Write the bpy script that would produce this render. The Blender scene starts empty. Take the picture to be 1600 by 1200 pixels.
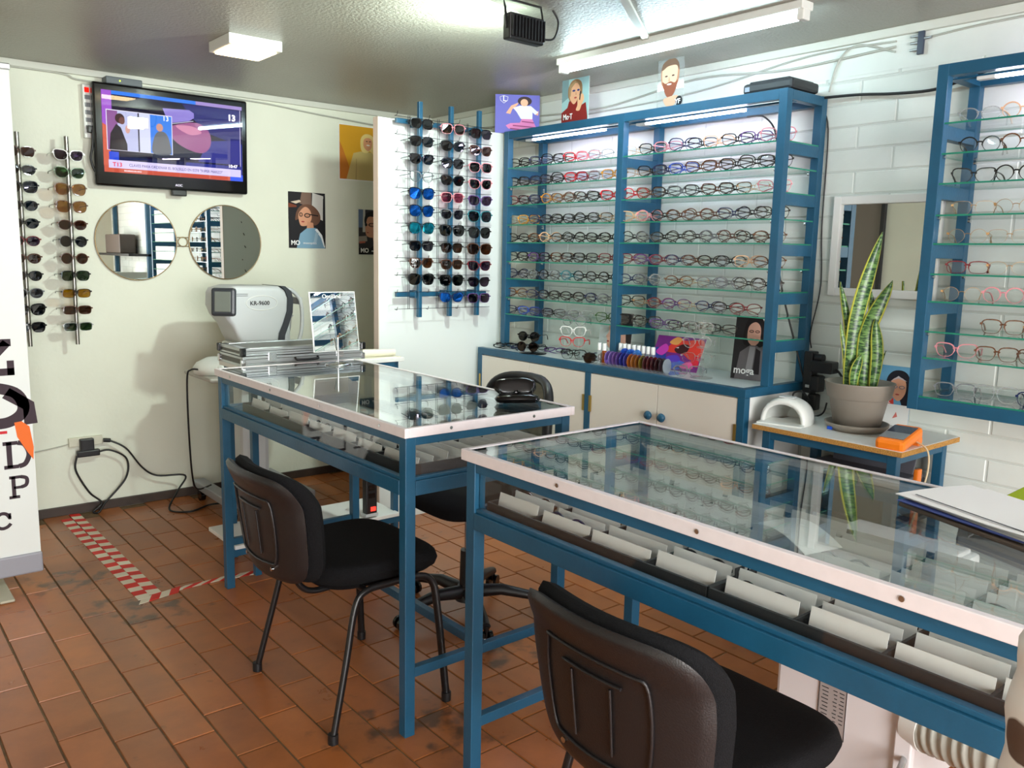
import bpy, bmesh, math, random
from mathutils import Vector, Matrix
random.seed(7)
PI = math.pi
sc = bpy.context.scene
C = sc.collection

# ---------------------------------------------------------------- camera
F_PX = 1313.0
yaw, pitch, roll = (math.radians(a) for a in (39.55, -8.7, 1.2))
fw = Vector((math.sin(yaw)*math.cos(pitch), math.cos(yaw)*math.cos(pitch), math.sin(pitch)))
rt = Vector((math.cos(yaw), -math.sin(yaw), 0))
up = rt.cross(fw)
r2 = math.cos(roll)*rt + math.sin(roll)*up
u2 = -math.sin(roll)*rt + math.cos(roll)*up
cam_d = bpy.data.cameras.new('camera')
cam = bpy.data.objects.new('camera', cam_d)
C.objects.link(cam)
cam_d.sensor_width = 36.0
cam_d.lens = 36.0*F_PX/1600.0
cam_d.clip_start = 0.05
M = Matrix((r2, u2, -fw)).transposed().to_4x4()
M.translation = Vector((0, 0, 1.45))
cam.matrix_world = M
sc.camera = cam

# ---------------------------------------------------------------- world, exposure
sc.view_settings.view_transform = 'Standard'
sc.view_settings.look = 'None'
sc.view_settings.gamma = 1.0
sc.view_settings.exposure = 0.92
sc.view_settings.use_curve_mapping = False
sc.cycles.transparent_max_bounces = 32
sc.cycles.max_bounces = 10
sc.cycles.diffuse_bounces = 5
sc.cycles.caustics_reflective = False
sc.cycles.caustics_refractive = False
sc.cycles.sample_clamp_indirect = 4.0
w = bpy.data.worlds.new('daylight')
sc.world = w
w.use_nodes = True
w.node_tree.nodes['Background'].inputs[0].default_value = (0.80, 0.90, 1.0, 1)
w.node_tree.nodes['Background'].inputs[1].default_value = 2.2

def area_light(name, loc, direction, size, size_y, power, color):
    d = bpy.data.lights.new(name, 'AREA')
    d.shape = 'RECTANGLE'; d.size = size; d.size_y = size_y; d.energy = power; d.color = color
    o = bpy.data.objects.new(name, d); C.objects.link(o)
    o.location = loc
    o.rotation_euler = Vector(direction).to_track_quat('-Z', 'Y').to_euler()
    return o
# light given off by the black floodlight on the ceiling (it faces the television wall)
FLOOD_POWER = 14
area_light('floodlight_beam', (2.03, 2.525, 2.25), (-0.25, 1.0, -0.35), 0.11, 0.08, FLOOD_POWER, (0.86, 1.0, 0.90))
# daylight falling in through the shop door behind the photographer
area_light('door_daylight', (0.2, -2.9, 1.3), (0.25, 1.0, -0.05), 2.6, 1.9, 155, (1.0, 0.97, 0.94))
TUBE_STRENGTH = 24
PANEL_STRENGTH = 7
STRIP_STRENGTH = 30

# ---------------------------------------------------------------- materials
def lin(c):
    return tuple(((v/255.0)/12.92 if v/255.0 <= 0.04045 else ((v/255.0+0.055)/1.055)**2.4) for v in c)
MATS = {}
def nodes_of(m):
    m.use_nodes = True
    return m.node_tree.nodes, m.node_tree.links
def mat(name, rgb, rough=0.5, metal=0.0, noise=0.0, nscale=20.0, bump=0.0, bscale=60.0, spec=0.5, emit=None, es=0.0, coat=0.0):
    if name in MATS: return MATS[name]
    m = bpy.data.materials.new(name); n, l = nodes_of(m)
    b = n['Principled BSDF']
    c = lin(rgb)
    b.inputs['Base Color'].default_value = (*c, 1)
    b.inputs['Roughness'].default_value = rough
    b.inputs['Metallic'].default_value = metal
    b.inputs['Specular IOR Level'].default_value = spec
    b.inputs['Coat Weight'].default_value = coat
    geo = None
    if noise or bump:
        geo = n.new('ShaderNodeNewGeometry')
    if noise:
        t = n.new('ShaderNodeTexNoise'); t.inputs['Scale'].default_value = nscale; t.inputs['Detail'].default_value = 6
        l.new(geo.outputs['Position'], t.inputs['Vector'])
        r = n.new('ShaderNodeValToRGB')
        r.color_ramp.elements[0].position = 0.3; r.color_ramp.elements[1].position = 0.7
        r.color_ramp.elements[0].color = (*[v*(1-noise) for v in c], 1)
        r.color_ramp.elements[1].color = (*[min(1, v*(1+noise)) for v in c], 1)
        l.new(t.outputs['Fac'], r.inputs['Fac']); l.new(r.outputs['Color'], b.inputs['Base Color'])
    if bump:
        t = n.new('ShaderNodeTexNoise'); t.inputs['Scale'].default_value = bscale; t.inputs['Detail'].default_value = 5
        l.new(geo.outputs['Position'], t.inputs['Vector'])
        bp = n.new('ShaderNodeBump'); bp.inputs['Strength'].default_value = bump; bp.inputs['Distance'].default_value = 0.004
        l.new(t.outputs['Fac'], bp.inputs['Height']); l.new(bp.outputs['Normal'], b.inputs['Normal'])
    if emit:
        b.inputs['Emission Color'].default_value = (*lin(emit), 1); b.inputs['Emission Strength'].default_value = es
    MATS[name] = m
    return m
def glassy(name, tint, refl=1.0, diffuse=0.0, dcol=(255, 255, 255), rough=0.0, ior=1.5):
    """thin clear sheet: passes light through with a tint, mirrors by Fresnel"""
    if name in MATS: return MATS[name]
    m = bpy.data.materials.new(name); n, l = nodes_of(m)
    n.remove(n['Principled BSDF'])
    out = n['Material Output']
    tr = n.new('ShaderNodeBsdfTransparent'); tr.inputs[0].default_value = (*tint, 1)
    gl = n.new('ShaderNodeBsdfGlossy'); gl.inputs[0].default_value = (1, 1, 1, 1); gl.inputs['Roughness'].default_value = rough
    fr = n.new('ShaderNodeFresnel'); fr.inputs[0].default_value = ior
    mu = n.new('ShaderNodeMath'); mu.operation = 'MULTIPLY'; mu.inputs[1].default_value = refl; mu.use_clamp = True
    l.new(fr.outputs[0], mu.inputs[0])
    gb = n.new('ShaderNodeNewGeometry'); ir = n.new('ShaderNodeMapRange')
    ir.inputs['To Min'].default_value = ior; ir.inputs['To Max'].default_value = 1.0/ior
    l.new(gb.outputs['Backfacing'], ir.inputs['Value']); l.new(ir.outputs[0], fr.inputs[0])
    base = tr
    if diffuse:
        df = n.new('ShaderNodeBsdfDiffuse'); df.inputs[0].default_value = (*lin(dcol), 1)
        mx = n.new('ShaderNodeMixShader'); mx.inputs[0].default_value = diffuse
        l.new(tr.outputs[0], mx.inputs[1]); l.new(df.outputs[0], mx.inputs[2]); base = mx
    ms = n.new('ShaderNodeMixShader')
    l.new(mu.outputs[0], ms.inputs[0]); l.new(base.outputs[0], ms.inputs[1]); l.new(gl.outputs[0], ms.inputs[2])
    l.new(ms.outputs[0], out.inputs['Surface'])
    MATS[name] = m
    return m
def emission(name, rgb, s):
    if name in MATS: return MATS[name]
    m = bpy.data.materials.new(name); n, l = nodes_of(m)
    n.remove(n['Principled BSDF']); e = n.new('ShaderNodeEmission')
    e.inputs[0].default_value = (*lin(rgb), 1); e.inputs[1].default_value = s
    l.new(e.outputs[0], n['Material Output'].inputs['Surface'])
    MATS[name] = m
    return m

BLUE = mat('blue_enamel', (27, 82, 112), 0.38, noise=0.10, nscale=9, bump=0.15, bscale=90)
WHITE_PAINT = mat('white_wall_paint', (224, 227, 212), 0.75, bump=0.35, bscale=45, noise=0.03, nscale=3)
BRICK_PAINT = mat('white_brick_paint', (222, 228, 222), 0.45, bump=0.25, bscale=35, noise=0.035, nscale=5)
JOINT = mat('painted_mortar', (206, 212, 206), 0.6)
PANEL_WHITE = mat('white_partition', (224, 230, 228), 0.5)
PEACH = mat('peach_edge_band', (222, 205, 192), 0.6)
CEIL = mat('stippled_ceiling', (160, 158, 147), 0.32, noise=0.05, nscale=2.0, bump=1.0, bscale=80)
TRIMW = mat('white_trim', (206, 208, 198), 0.5)
BASEB = mat('dark_brown_skirting', (58, 46, 40), 0.5, noise=0.2, nscale=14)
GROUT = mat('dark_grout', (104, 82, 56), 0.9, noise=0.2, nscale=30)
MELA = mat('cream_melamine', (224, 218, 208), 0.45)
WHITE_LAM = mat('white_laminate', (232, 232, 228), 0.4)
COUNTER_TRIM = mat('pinkish_white_trim', (228, 219, 221), 0.4, noise=0.03, nscale=40)
BLACKP = mat('black_plastic', (22, 22, 24), 0.4)
BLACKG = mat('black_gloss', (10, 10, 12), 0.12)
GREYP = mat('grey_plastic', (120, 124, 128), 0.45)
LGREY = mat('light_grey_plastic', (196, 200, 202), 0.4)
WPLAST = mat('white_plastic', (226, 228, 224), 0.35)
FABRIC = mat('black_fabric', (22, 22, 24), 0.95, noise=0.25, nscale=260, bump=0.6, bscale=420, spec=0.15)
SHELL = mat('dark_brown_shell', (30, 27, 28), 0.38, bump=0.2, bscale=300)
CHROME = mat('chrome', (205, 208, 210), 0.15, metal=1.0)
ALU = mat('brushed_aluminium', (190, 194, 196), 0.3, metal=0.85, bump=0.1, bscale=120)
STEEL = mat('steel_pole', (140, 138, 132), 0.3, metal=0.9)
BRASS = mat('brass_hinge', (190, 160, 90), 0.35, metal=0.9)
MIRROR = mat('mirror_silver', (236, 240, 238), 0.0, metal=1.0)
CARDM = mat('white_card', (238, 234, 232), 0.6)
BOXM = mat('dark_grey_board', (36, 36, 38), 0.6, bump=0.2, bscale=200)
SHEET = glassy('counter_glass', (0.955, 0.98, 0.97), 1.35)
PANE = glassy('pane_glass', (0.97, 0.985, 0.98), 0.7)
SHELFG = glassy('shelf_glass', (0.965, 0.985, 0.975), 0.9)
GREEN_EDGE = mat('green_glass_edge', (34, 128, 104), 0.15)
ACRYL = glassy('clear_acrylic', (0.93, 0.94, 0.94), 1.2, 0.05)
PAPER = mat('white_paper', (240, 240, 238), 0.7)

# ---------------------------------------------------------------- mesh helpers
class MB:
    def __init__(self): self.v = []; self.f = []; self.m = []; self.s = []
    def add(self, vs, fs, mi=0, smooth=False):
        o = len(self.v); self.v += [tuple(p) for p in vs]
        for f in fs: self.f.append(tuple(i+o for i in f)); self.m.append(mi); self.s.append(smooth)
        return self
    def box(self, a, b, mi=0, bev=0.0):
        x0, x1 = sorted((a[0], b[0])); y0, y1 = sorted((a[1], b[1])); z0, z1 = sorted((a[2], b[2]))
        if bev <= 0:
            return self.add([(x0,y0,z0),(x1,y0,z0),(x1,y1,z0),(x0,y1,z0),(x0,y0,z1),(x1,y0,z1),(x1,y1,z1),(x0,y1,z1)],
                     [(0,3,2,1),(4,5,6,7),(0,1,5,4),(1,2,6,5),(2,3,7,6),(3,0,4,7)], mi)
        bm = bmesh.new(); bmesh.ops.create_cube(bm, size=1)
        for v in bm.verts: v.co = Vector(((x0+x1)/2+v.co.x*(x1-x0), (y0+y1)/2+v.co.y*(y1-y0), (z0+z1)/2+v.co.z*(z1-z0)))
        bmesh.ops.bevel(bm, geom=bm.edges[:], offset=min(bev, (x1-x0)*.45, (y1-y0)*.45, (z1-z0)*.45), segments=2, affect='EDGES', profile=0.5)
        self.from_bm(bm, mi); bm.free(); return self
    def from_bm(self, bm, mi=0, smooth=False):
        bm.verts.index_update()
        return self.add([v.co[:] for v in bm.verts], [[v.index for v in f.verts] for f in bm.faces], mi, smooth)
    def cyl(self, p0, p1, r0, r1=None, n=16, mi=0, caps=True, smooth=True):
        r1 = r0 if r1 is None else r1
        p0, p1 = Vector(p0), Vector(p1); d = (p1-p0).normalized()
        a = d.orthogonal().normalized(); b = d.cross(a)
        vs = [p+(a*math.cos(2*PI*i/n)+b*math.sin(2*PI*i/n))*r for p, r in ((p0, r0), (p1, r1)) for i in range(n)]
        self.add(vs, [(i, (i+1) % n, n+(i+1) % n, n+i) for i in range(n)], mi, smooth)
        if caps: self.add(vs, [tuple(range(n))[::-1], tuple(range(n, 2*n))], mi)
        return self
    def tube(self, pts, r, n=6, mi=0, closed=False, flat=1.0, smooth=True, rs=None):
        P = [Vector(p) for p in pts]; N = len(P); rings = []
        prev = None
        for i in range(N):
            if closed: t = (P[(i+1) % N]-P[i-1])
            else: t = P[min(i+1, N-1)]-P[max(i-1, 0)]
            t.normalize()
            if prev is None: a = t.orthogonal().normalized() if abs(t.z) > .9 else t.cross(Vector((0, 0, 1))).normalized()
            else:
                a = prev-t*prev.dot(t); a = a.normalized() if a.length > 1e-6 else t.orthogonal().normalized()
            prev = a; b = t.cross(a)
            rr = rs[i] if rs else r
            rings.append([P[i]+a*math.cos(2*PI*k/n)*rr+b*math.sin(2*PI*k/n)*rr*flat for k in range(n)])
        vs = [p for R in rings for p in R]; fs = []
        for i in range(N if closed else N-1):
            j = (i+1) % N
            for k in range(n): fs.append((i*n+k, i*n+(k+1) % n, j*n+(k+1) % n, j*n+k))
        self.add(vs, fs, mi, smooth)
        if not closed: self.add(rings[0]+rings[-1], [tuple(range(n))[::-1], tuple(range(n, 2*n))], mi)
        return self
    def lathe(self, prof, center=(0, 0, 0), n=24, mi=0, smooth=True):
        cx, cy, cz = center; vs = []
        for r, z in prof:
            for k in range(n): vs.append((cx+r*math.cos(2*PI*k/n), cy+r*math.sin(2*PI*k/n), cz+z))
        fs = []
        for i in range(len(prof)-1):
            for k in range(n): fs.append((i*n+k, i*n+(k+1) % n, (i+1)*n+(k+1) % n, (i+1)*n+k))
        return self.add(vs, fs, mi, smooth)
    def prism(self, poly, d, mi=0, smooth=False):
        """poly: list of 3-D points in one plane; d: extrusion vector"""
        P = [Vector(p) for p in poly]; d = Vector(d); n = len(P)
        self.add(P+[p+d for p in P], [(i, (i+1) % n, n+(i+1) % n, n+i) for i in range(n)], mi, smooth)
        return self.add(P+[p+d for p in P], [tuple(range(n))[::-1], tuple(range(n, 2*n))], mi)
    def xform(self, M):
        self.v = [tuple(M @ Vector(p)) for p in self.v]; return self
    def mesh(self, name, mats):
        me = bpy.data.meshes.new(name)
        me.from_pydata(self.v, [], self.f)
        ms = mats if isinstance(mats, (list, tuple)) else [mats]
        for m in ms: me.materials.append(m)
        me.polygons.foreach_set('material_index', self.m)
        me.polygons.foreach_set('use_smooth', self.s)
        me.update(); return me
    def build(self, name, mats, parent=None, loc=None):
        o = bpy.data.objects.new(name, self.mesh(name, mats)); C.objects.link(o)
        if parent is not None: o.parent = parent
        if loc: o.location = loc
        return o
def link(name, me, parent=None, loc=None, rot=None):
    o = bpy.data.objects.new(name, me); C.objects.link(o)
    if parent is not None: o.parent = parent
    if loc: o.location = loc
    if rot: o.rotation_euler = rot
    return o
def thing(name, label, cat, loc=(0, 0, 0), rz=0.0, group=None, rot=None):
    o = bpy.data.objects.new(name, None); C.objects.link(o)
    o.empty_display_size = 0.05
    o.location = loc; o.rotation_euler = rot if rot else (0, 0, rz)
    return tag(o, label, cat, group)
def tag(o, label, cat, group=None):
    o['label'] = label; o['category'] = cat
    if group: o['group'] = group
    return o
def struct(o, label=None):
    o['kind'] = 'structure'
    if label: o['label'] = label
    return o
def spline(P, k=6, closed=False):
    P = [Vector(p) for p in P]; n = len(P); out = []
    rng = range(n) if closed else range(n-1)
    for i in rng:
        if closed: a, b, c, d = P[i-1], P[i], P[(i+1) % n], P[(i+2) % n]
        else: a, b, c, d = P[max(i-1, 0)], P[i], P[i+1], P[min(i+2, n-1)]
        for j in range(k):
            t = j/k
            out.append(0.5*((2*b)+(c-a)*t+(2*a-5*b+4*c-d)*t*t+(3*b-a-3*c+d)*t**3))
    if not closed: out.append(P[-1])
    return out
def cable(name, pts, r, material, label=None, parent=None, k=7, cat='cable'):
    o = MB().tube(spline(pts, k), r, 6).build(name, material, parent)
    if label: tag(o, label, cat)
    return o
def pad(hw, hh, t, nn=14, p=4.0, fn=None, edge=3.0, mi=0):
    """rounded cushion: squircle outline of half sizes hw, hh, thickness t, then bent by fn"""
    mb = MB(); top = []; bot = []
    for j in range(nn+1):
        for i in range(nn+1):
            u = math.sin(PI/2*(-1+2*i/nn))*.55+.45*(-1+2*i/nn); v = math.sin(PI/2*(-1+2*j/nn))*.55+.45*(-1+2*j/nn)
            s = max(abs(u), abs(v)); 
            if s > 0:
                L = (abs(u)**p+abs(v)**p)**(1/p); q = s/L
            else: q = 1
            x, y = u*q, v*q
            h = t/2*max(0, 1-s**(edge*2))**0.5 if s < .9999 else 0
            top.append((x*hw, y*hh, h)); bot.append((x*hw, y*hh, -h))
    fs = []; m = nn+1
    for j in range(nn):
        for i in range(nn): fs.append((j*m+i, j*m+i+1, (j+1)*m+i+1, (j+1)*m+i))
    mb.add(top, fs, mi, True); mb.add(bot, [f[::-1] for f in fs], mi, True)
    if fn: mb.v = [tuple(fn(*q)) for q in mb.v]
    return mb
def text(body, size, loc, rot, material, parent=None, name='lettering', ext=0.0004, align='LEFT', sx=1.0, bold=0.0):
    cu = bpy.data.curves.new(name, 'FONT'); cu.body = body; cu.size = size; cu.extrude = ext; cu.align_x = align
    cu.offset = bold; cu.resolution_u = 3
    cu.materials.append(material)
    tmp = bpy.data.objects.new(name, cu); C.objects.link(tmp)
    dg = bpy.context.evaluated_depsgraph_get()
    me = bpy.data.meshes.new_from_object(tmp.evaluated_get(dg)); bpy.data.objects.remove(tmp); bpy.data.curves.remove(cu)
    me.name = name
    if not me.materials: me.materials.append(material)
    o = bpy.data.objects.new(name, me); C.objects.link(o)
    o.location = loc; o.rotation_euler = rot; o.scale = (sx, 1, 1)
    if parent is not None: o.parent = parent
    return o
def ribbon(pts, wd, y, closed=False, k=5, smooth=True):
    """flat stroke in the local X-Z plane"""
    P = spline([(p[0], 0, p[1]) for p in pts], k, closed) if smooth else [Vector((p[0], 0, p[1])) for p in pts]
    n = len(P); L = []; R = []
    for i in range(n):
        t = (P[(i+1) % n]-P[i-1]) if closed else (P[min(i+1, n-1)]-P[max(i-1, 0)])
        t.normalize(); q = Vector((-t.z, 0, t.x))*wd/2
        L.append(P[i]+q); R.append(P[i]-q)
    mb = MB(); vs = [(p.x, y, p.z) for p in L+R]
    mb.add(vs, [(i, (i+1) % n, n+(i+1) % n, n+i) for i in range(n if closed else n-1)])
    return mb
def merge(mb, other, mi=0):
    mb.add(other.v, other.f, mi); return mb
_print = {}
def ink(rgb, em=0):
    nm = 'print_%d_%d_%d%s' % (*rgb, '_lit' if em else '')
    return mat(nm, rgb if not em else (4, 4, 4), 0.55, emit=rgb if em else None, es=em, spec=0.0 if em else 0.25)
def ell(cx, cz, rx, rz, n=18, a0=0.0):
    return [(cx+rx*math.cos(2*PI*i/n+a0), cz+rz*math.sin(2*PI*i/n+a0)) for i in range(n)]
def picture(name, w, h, shapes, parent, y=-0.0006, em=0):
    """flat printed picture: shapes = (rgb, points 0..1, smooth?) drawn back to front"""
    mb = MB(); mats = []
    for i, s in enumerate(shapes):
        rgb, pts = s[0], s[1]
        sm = len(s) > 2 and s[2]
        P = [(p[0]*w, p[1]*h) for p in pts]
        if sm: P = [(q.x, q.z) for q in spline([(p[0], 0, p[1]) for p in P], 5, True)]
        P = [(min(max(a, 0), w), min(max(b, 0), h)) for a, b in P]
        yy = y-0.00022*i
        mm = ink(rgb, em)
        if mm not in mats: mats.append(mm)
        vs = [(a, yy, b) for a, b in P]
        mb.add(vs, [tuple(range(len(vs)))], mats.index(mm))
    return mb.build(name, mats, parent)

# ================================================================ SETTING
XR = 3.34; YB = 4.95; ZC = 2.36; XL = -2.2; YF = -3.3
# floor: a recessed bed with real terracotta tiles on it
def tile_mat(k, rgb):
    m = bpy.data.materials.new('terracotta_%s' % k); n, l = nodes_of(m); b = n['Principled BSDF']
    geo = n.new('ShaderNodeNewGeometry')
    t = n.new('ShaderNodeTexNoise'); t.inputs['Scale'].default_value = 7; t.inputs['Detail'].default_value = 8; t.inputs['Roughness'].default_value = 0.65
    l.new(geo.outputs['Position'], t.inputs['Vector'])
    r = n.new('ShaderNodeValToRGB'); c = lin(rgb)
    r.color_ramp.elements[0].position = 0.32; r.color_ramp.elements[0].color = (c[0]*.78, c[1]*.76, c[2]*.76, 1)
    r.color_ramp.elements[1].position = 0.62; r.color_ramp.elements[1].color = (*c, 1)
    l.new(t.outputs['Fac'], r.inputs['Fac'])
    # worn black scuffs in a few places on the floor
    prev = r.outputs['Color']
    s = n.new('ShaderNodeTexNoise'); s.inputs['Scale'].default_value = 11; s.inputs['Detail'].default_value = 9
    l.new(geo.outputs['Position'], s.inputs['Vector'])
    tot = None
    for (x, y, rad) in ((1.42, 1.98, .30), (0.90, 3.45, .34), (1.22, 2.1, .22), (0.72, 3.9, .3), (1.85, 2.25, .2)):
        d = n.new('ShaderNodeVectorMath'); d.operation = 'DISTANCE'; d.inputs[1].default_value = (x, y, 0)
        l.new(geo.outputs['Position'], d.inputs[0])
        mr = n.new('ShaderNodeMapRange'); mr.inputs['From Min'].default_value = rad; mr.inputs['From Max'].default_value = 0
        mr.inputs['To Max'].default_value = 0.27
        l.new(d.outputs['Value'], mr.inputs['Value'])
        if tot is None: tot = mr.outputs[0]
        else:
            a = n.new('ShaderNodeMath'); a.operation = 'MAXIMUM'; l.new(tot, a.inputs[0]); l.new(mr.outputs[0], a.inputs[1]); tot = a.outputs[0]
    a = n.new('ShaderNodeMath'); a.operation = 'ADD'; l.new(tot, a.inputs[0]); l.new(s.outputs['Fac'], a.inputs[1])
    rr = n.new('ShaderNodeMapRange'); rr.inputs['From Min'].default_value = 0.66; rr.inputs['From Max'].default_value = 0.80; rr.inputs['To Max'].default_value = 0.75
    l.new(a.outputs[0], rr.inputs['Value'])
    mx = n.new('ShaderNodeMixRGB'); mx.inputs['Color2'].default_value = (*lin((48, 42, 34)), 1)
    l.new(rr.outputs[0], mx.inputs['Fac']); l.new(prev, mx.inputs['Color1']); l.new(mx.outputs[0], b.inputs['Base Color'])
    rg = n.new('ShaderNodeMapRange'); rg.inputs['To Min'].default_value = 0.20; rg.inputs['To Max'].default_value = 0.42
    l.new(t.outputs['Fac'], rg.inputs['Value']); l.new(rg.outputs[0], b.inputs['Roughness'])
    bp = n.new('ShaderNodeBump'); bp.inputs['Strength'].default_value = 0.25; bp.inputs['Distance'].default_value = 0.003
    l.new(t.outputs['Fac'], bp.inputs['Height']); l.new(bp.outputs['Normal'], b.inputs['Normal'])
    return m
TILES = [tile_mat(i, c) for i, c in enumerate([(170, 102, 54), (164, 98, 51), (176, 106, 57), (160, 97, 53), (168, 98, 48)])]
floor = struct(MB().box((XL, YF, -0.10), (XR+.1, YB+.1, -0.004)).build('floor', GROUT))
TW, TL, G = 0.13, 0.272, 0.0055
def tile_mesh(m):
    w2, l2 = (TW-G)/2, (TL-G)/2; e = 0.0016
    return MB().add([(-w2,-l2,-.006),(w2,-l2,-.006),(w2,l2,-.006),(-w2,l2,-.006),(-w2+e,-l2+e,0),(w2-e,-l2+e,0),(w2-e,l2-e,0),(-w2+e,l2-e,0)],
        [(4,5,6,7),(0,1,5,4),(1,2,6,5),(2,3,7,6),(3,0,4,7)]).mesh('tile', m)
tmesh = [tile_mesh(m) for m in TILES]
def project(p):
    d = Vector(p)-Vector((0, 0, 1.45)); z = d.dot(fw)
    if z < 0.05: return None
    return 800+F_PX*d.dot(r2)/z, 600-F_PX*d.dot(u2)/z, z
cells = []
rnd = random.Random(3)
ncol = int((XR-XL)/TW)+1
for c in range(-22, 19):
    x = 0.83+TW*(c+0.5)
    if x+TW/2 > XR+.01 or x-TW/2 < XL-.01: continue
    off = {0: 3.037, 1: 2.915, 2: 3.06, -1: 2.66}.get(c, 3+rnd.random()*TL)
    k0 = int((YF-off)/TL)-1
    for k in range(k0, 40):
        y = off+TL*(k+0.5)
        if y-TL/2 < YF-.02 or y+TL/2 > YB+.12: continue
        p = project((x, y, 0)); vis = -1
        if p and -60 < p[0] < 1660 and -60 < p[1] < 1260 and x < 2.95 and not (x > 2.5 and y > 3.7): vis = 1/p[2]
        cells.append((vis, x, y, rnd.randrange(5)))
cells.sort(key=lambda q: -q[0])
for i, (vis, x, y, k) in enumerate(cells[:298]):
    link('tile', tmesh[k], floor, (x, y, rnd.uniform(-.0008, .0008)), (0, 0, rnd.uniform(-.006, .006)))
rest = MB(); w2, l2 = (TW-G)/2, (TL-G)/2
for vis, x, y, k in cells[298:]:
    rest.add([(x-w2,y-l2,0),(x+w2,y-l2,0),(x+w2,y+l2,0),(x-w2,y+l2,0),(x-w2,y-l2,-.006),(x+w2,y-l2,-.006),(x+w2,y+l2,-.006),(x-w2,y+l2,-.006)],
             [(0,1,2,3),(4,5,1,0),(5,6,2,1),(6,7,3,2),(7,4,0,3)], k)
o = rest.build('tile_field', TILES, floor); o['kind'] = 'stuff'

struct(MB().box((XL-.1, YB, -.1), (XR+.1, YB+.1, ZC+.1)).build('wall_back', WHITE_PAINT))
wl = struct(MB().box((XL-.1, YF, -.1), (XL, YB, ZC+.1)).build('wall_left', WHITE_PAINT))
# grey sliding door panel on the far left wall (only mirrors see it)
MB().box((XL, 4.56, 0), (XL+.03, 4.93, 2.2)).build('door_panel', mat('taupe_door', (120, 112, 104), 0.6), wl)
MB().box((XL, 4.52, 0), (XL+.05, 4.56, 2.2)).build('door_jamb', mat('dark_jamb', (40, 40, 44), 0.5), wl)
wf = MB()
wf.box((XL, YF-.1, -.1), (-1.3, YF, ZC+.1)); wf.box((1.7, YF-.1, -.1), (XR+.1, YF, ZC+.1)); wf.box((-1.3, YF-.1, 2.15), (1.7, YF, ZC+.1))
struct(wf.build('wall_front', WHITE_PAINT))
struct(MB().box((-1.28, YF-.09, -.05), (1.68, YF-.08, 2.13)).build('window_1', SHEET))
ceiling = struct(MB().box((XL-.1, YF-.1, ZC), (XR+.1, YB+.1, ZC+.1)).build('ceiling', CEIL))
# brick wall: every painted block a piece of its own, joints recessed
wr = struct(MB().box((XR, YF, -.1), (XR+.12, YB, ZC)).build('wall_right', JOINT))
BH, BL = 0.0908, 0.31
def brick_mesh(L):
    l2, h2 = (L-.006)/2, (BH-.006)/2; e = .0035; d = .003
    return MB().add([(0,-l2,-h2),(0,l2,-h2),(0,l2,h2),(0,-l2,h2),(-d,-l2+e,-h2+e),(-d,l2-e,-h2+e),(-d,l2-e,h2-e),(-d,-l2+e,h2-e)],
        [(4,7,6,5),(0,4,5,1),(1,5,6,2),(2,6,7,3),(3,7,4,0)]).mesh('brick', BRICK_PAINT)
bmesh_full = brick_mesh(BL)
rowz = [2.002-BH*k for k in range(-3, 22)]
nb = 0; restb = MB(); cand = []
for r, zt in enumerate(rowz):
    k = r-3
    zc = zt-BH/2
    off = 1.855 if k % 2 == 0 else 1.70
    for j in range(-16, 12):
        y = off+BL*(j+.5)
        if y-BL/2 < YF or y+BL/2 > YB+.02: continue
        p = project((XR, y, zc)); s = -1
        if p and -80 < p[0] < 1680 and -60 < p[1] < 1260 and zc > 0.45 and not (y > 2.05 and zc < .9) and not (y > 3.9 and zc < 2.1): s = 1/p[2]
        cand.append((s, y, zc))
cand.sort(key=lambda q: -q[0])
for s, y, zc in cand[:298]: link('brick', bmesh_full, wr, (XR+.0005+rnd.uniform(-.001, .0005), y, zc))
for s, y, zc in cand[298:]:
    l2, h2 = (BL-.008)/2, (BH-.008)/2; x = XR-.003
    restb.add([(x,y-l2,zc-h2),(x,y+l2,zc-h2),(x,y+l2,zc+h2),(x,y-l2,zc+h2),(XR+.001,y-l2,zc-h2),(XR+.001,y+l2,zc-h2),(XR+.001,y+l2,zc+h2),(XR+.001,y-l2,zc+h2)],
              [(0,3,2,1),(0,1,5,4),(1,2,6,5),(2,3,7,6),(3,0,4,7)])
o = restb.build('brick_field', BRICK_PAINT, wr); o['kind'] = 'stuff'
o = MB().box((XR-.004, YF, 2.02+BH*2), (XR, YB, ZC)).build('plaster_band', BRICK_PAINT, wr)
# partition carrying the sunglass rack
PX0, PX1, PY = 2.255, 3.07, 3.84
wp = struct(MB().box((PX0+.004, PY, 0), (PX1, PY+.045, 2.13)).build('wall_partition', PANEL_WHITE))
MB().box((PX0, PY-.001, 0), (PX0+.004, PY+.046, 2.131)).build('edge_band', PEACH, wp)
MB().box((PX1, PY, 0), (XR, PY+.045, .9)).build('lower_panel', PANEL_WHITE, wp)
# skirting and ceiling trims
struct(MB().box((XL, YB-.015, 0), (PX0+.6, YB, .05), bev=.003).build('baseboard_back', BASEB))
struct(MB().box((XL, YB-.02, 2.325), (XR, YB, ZC), bev=.004).build('trim_1', TRIMW))
struct(MB().box((XR-.022, YF, 2.325), (XR-.0, YB-.02, ZC), bev=.004).build('trim_2', TRIMW))
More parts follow.
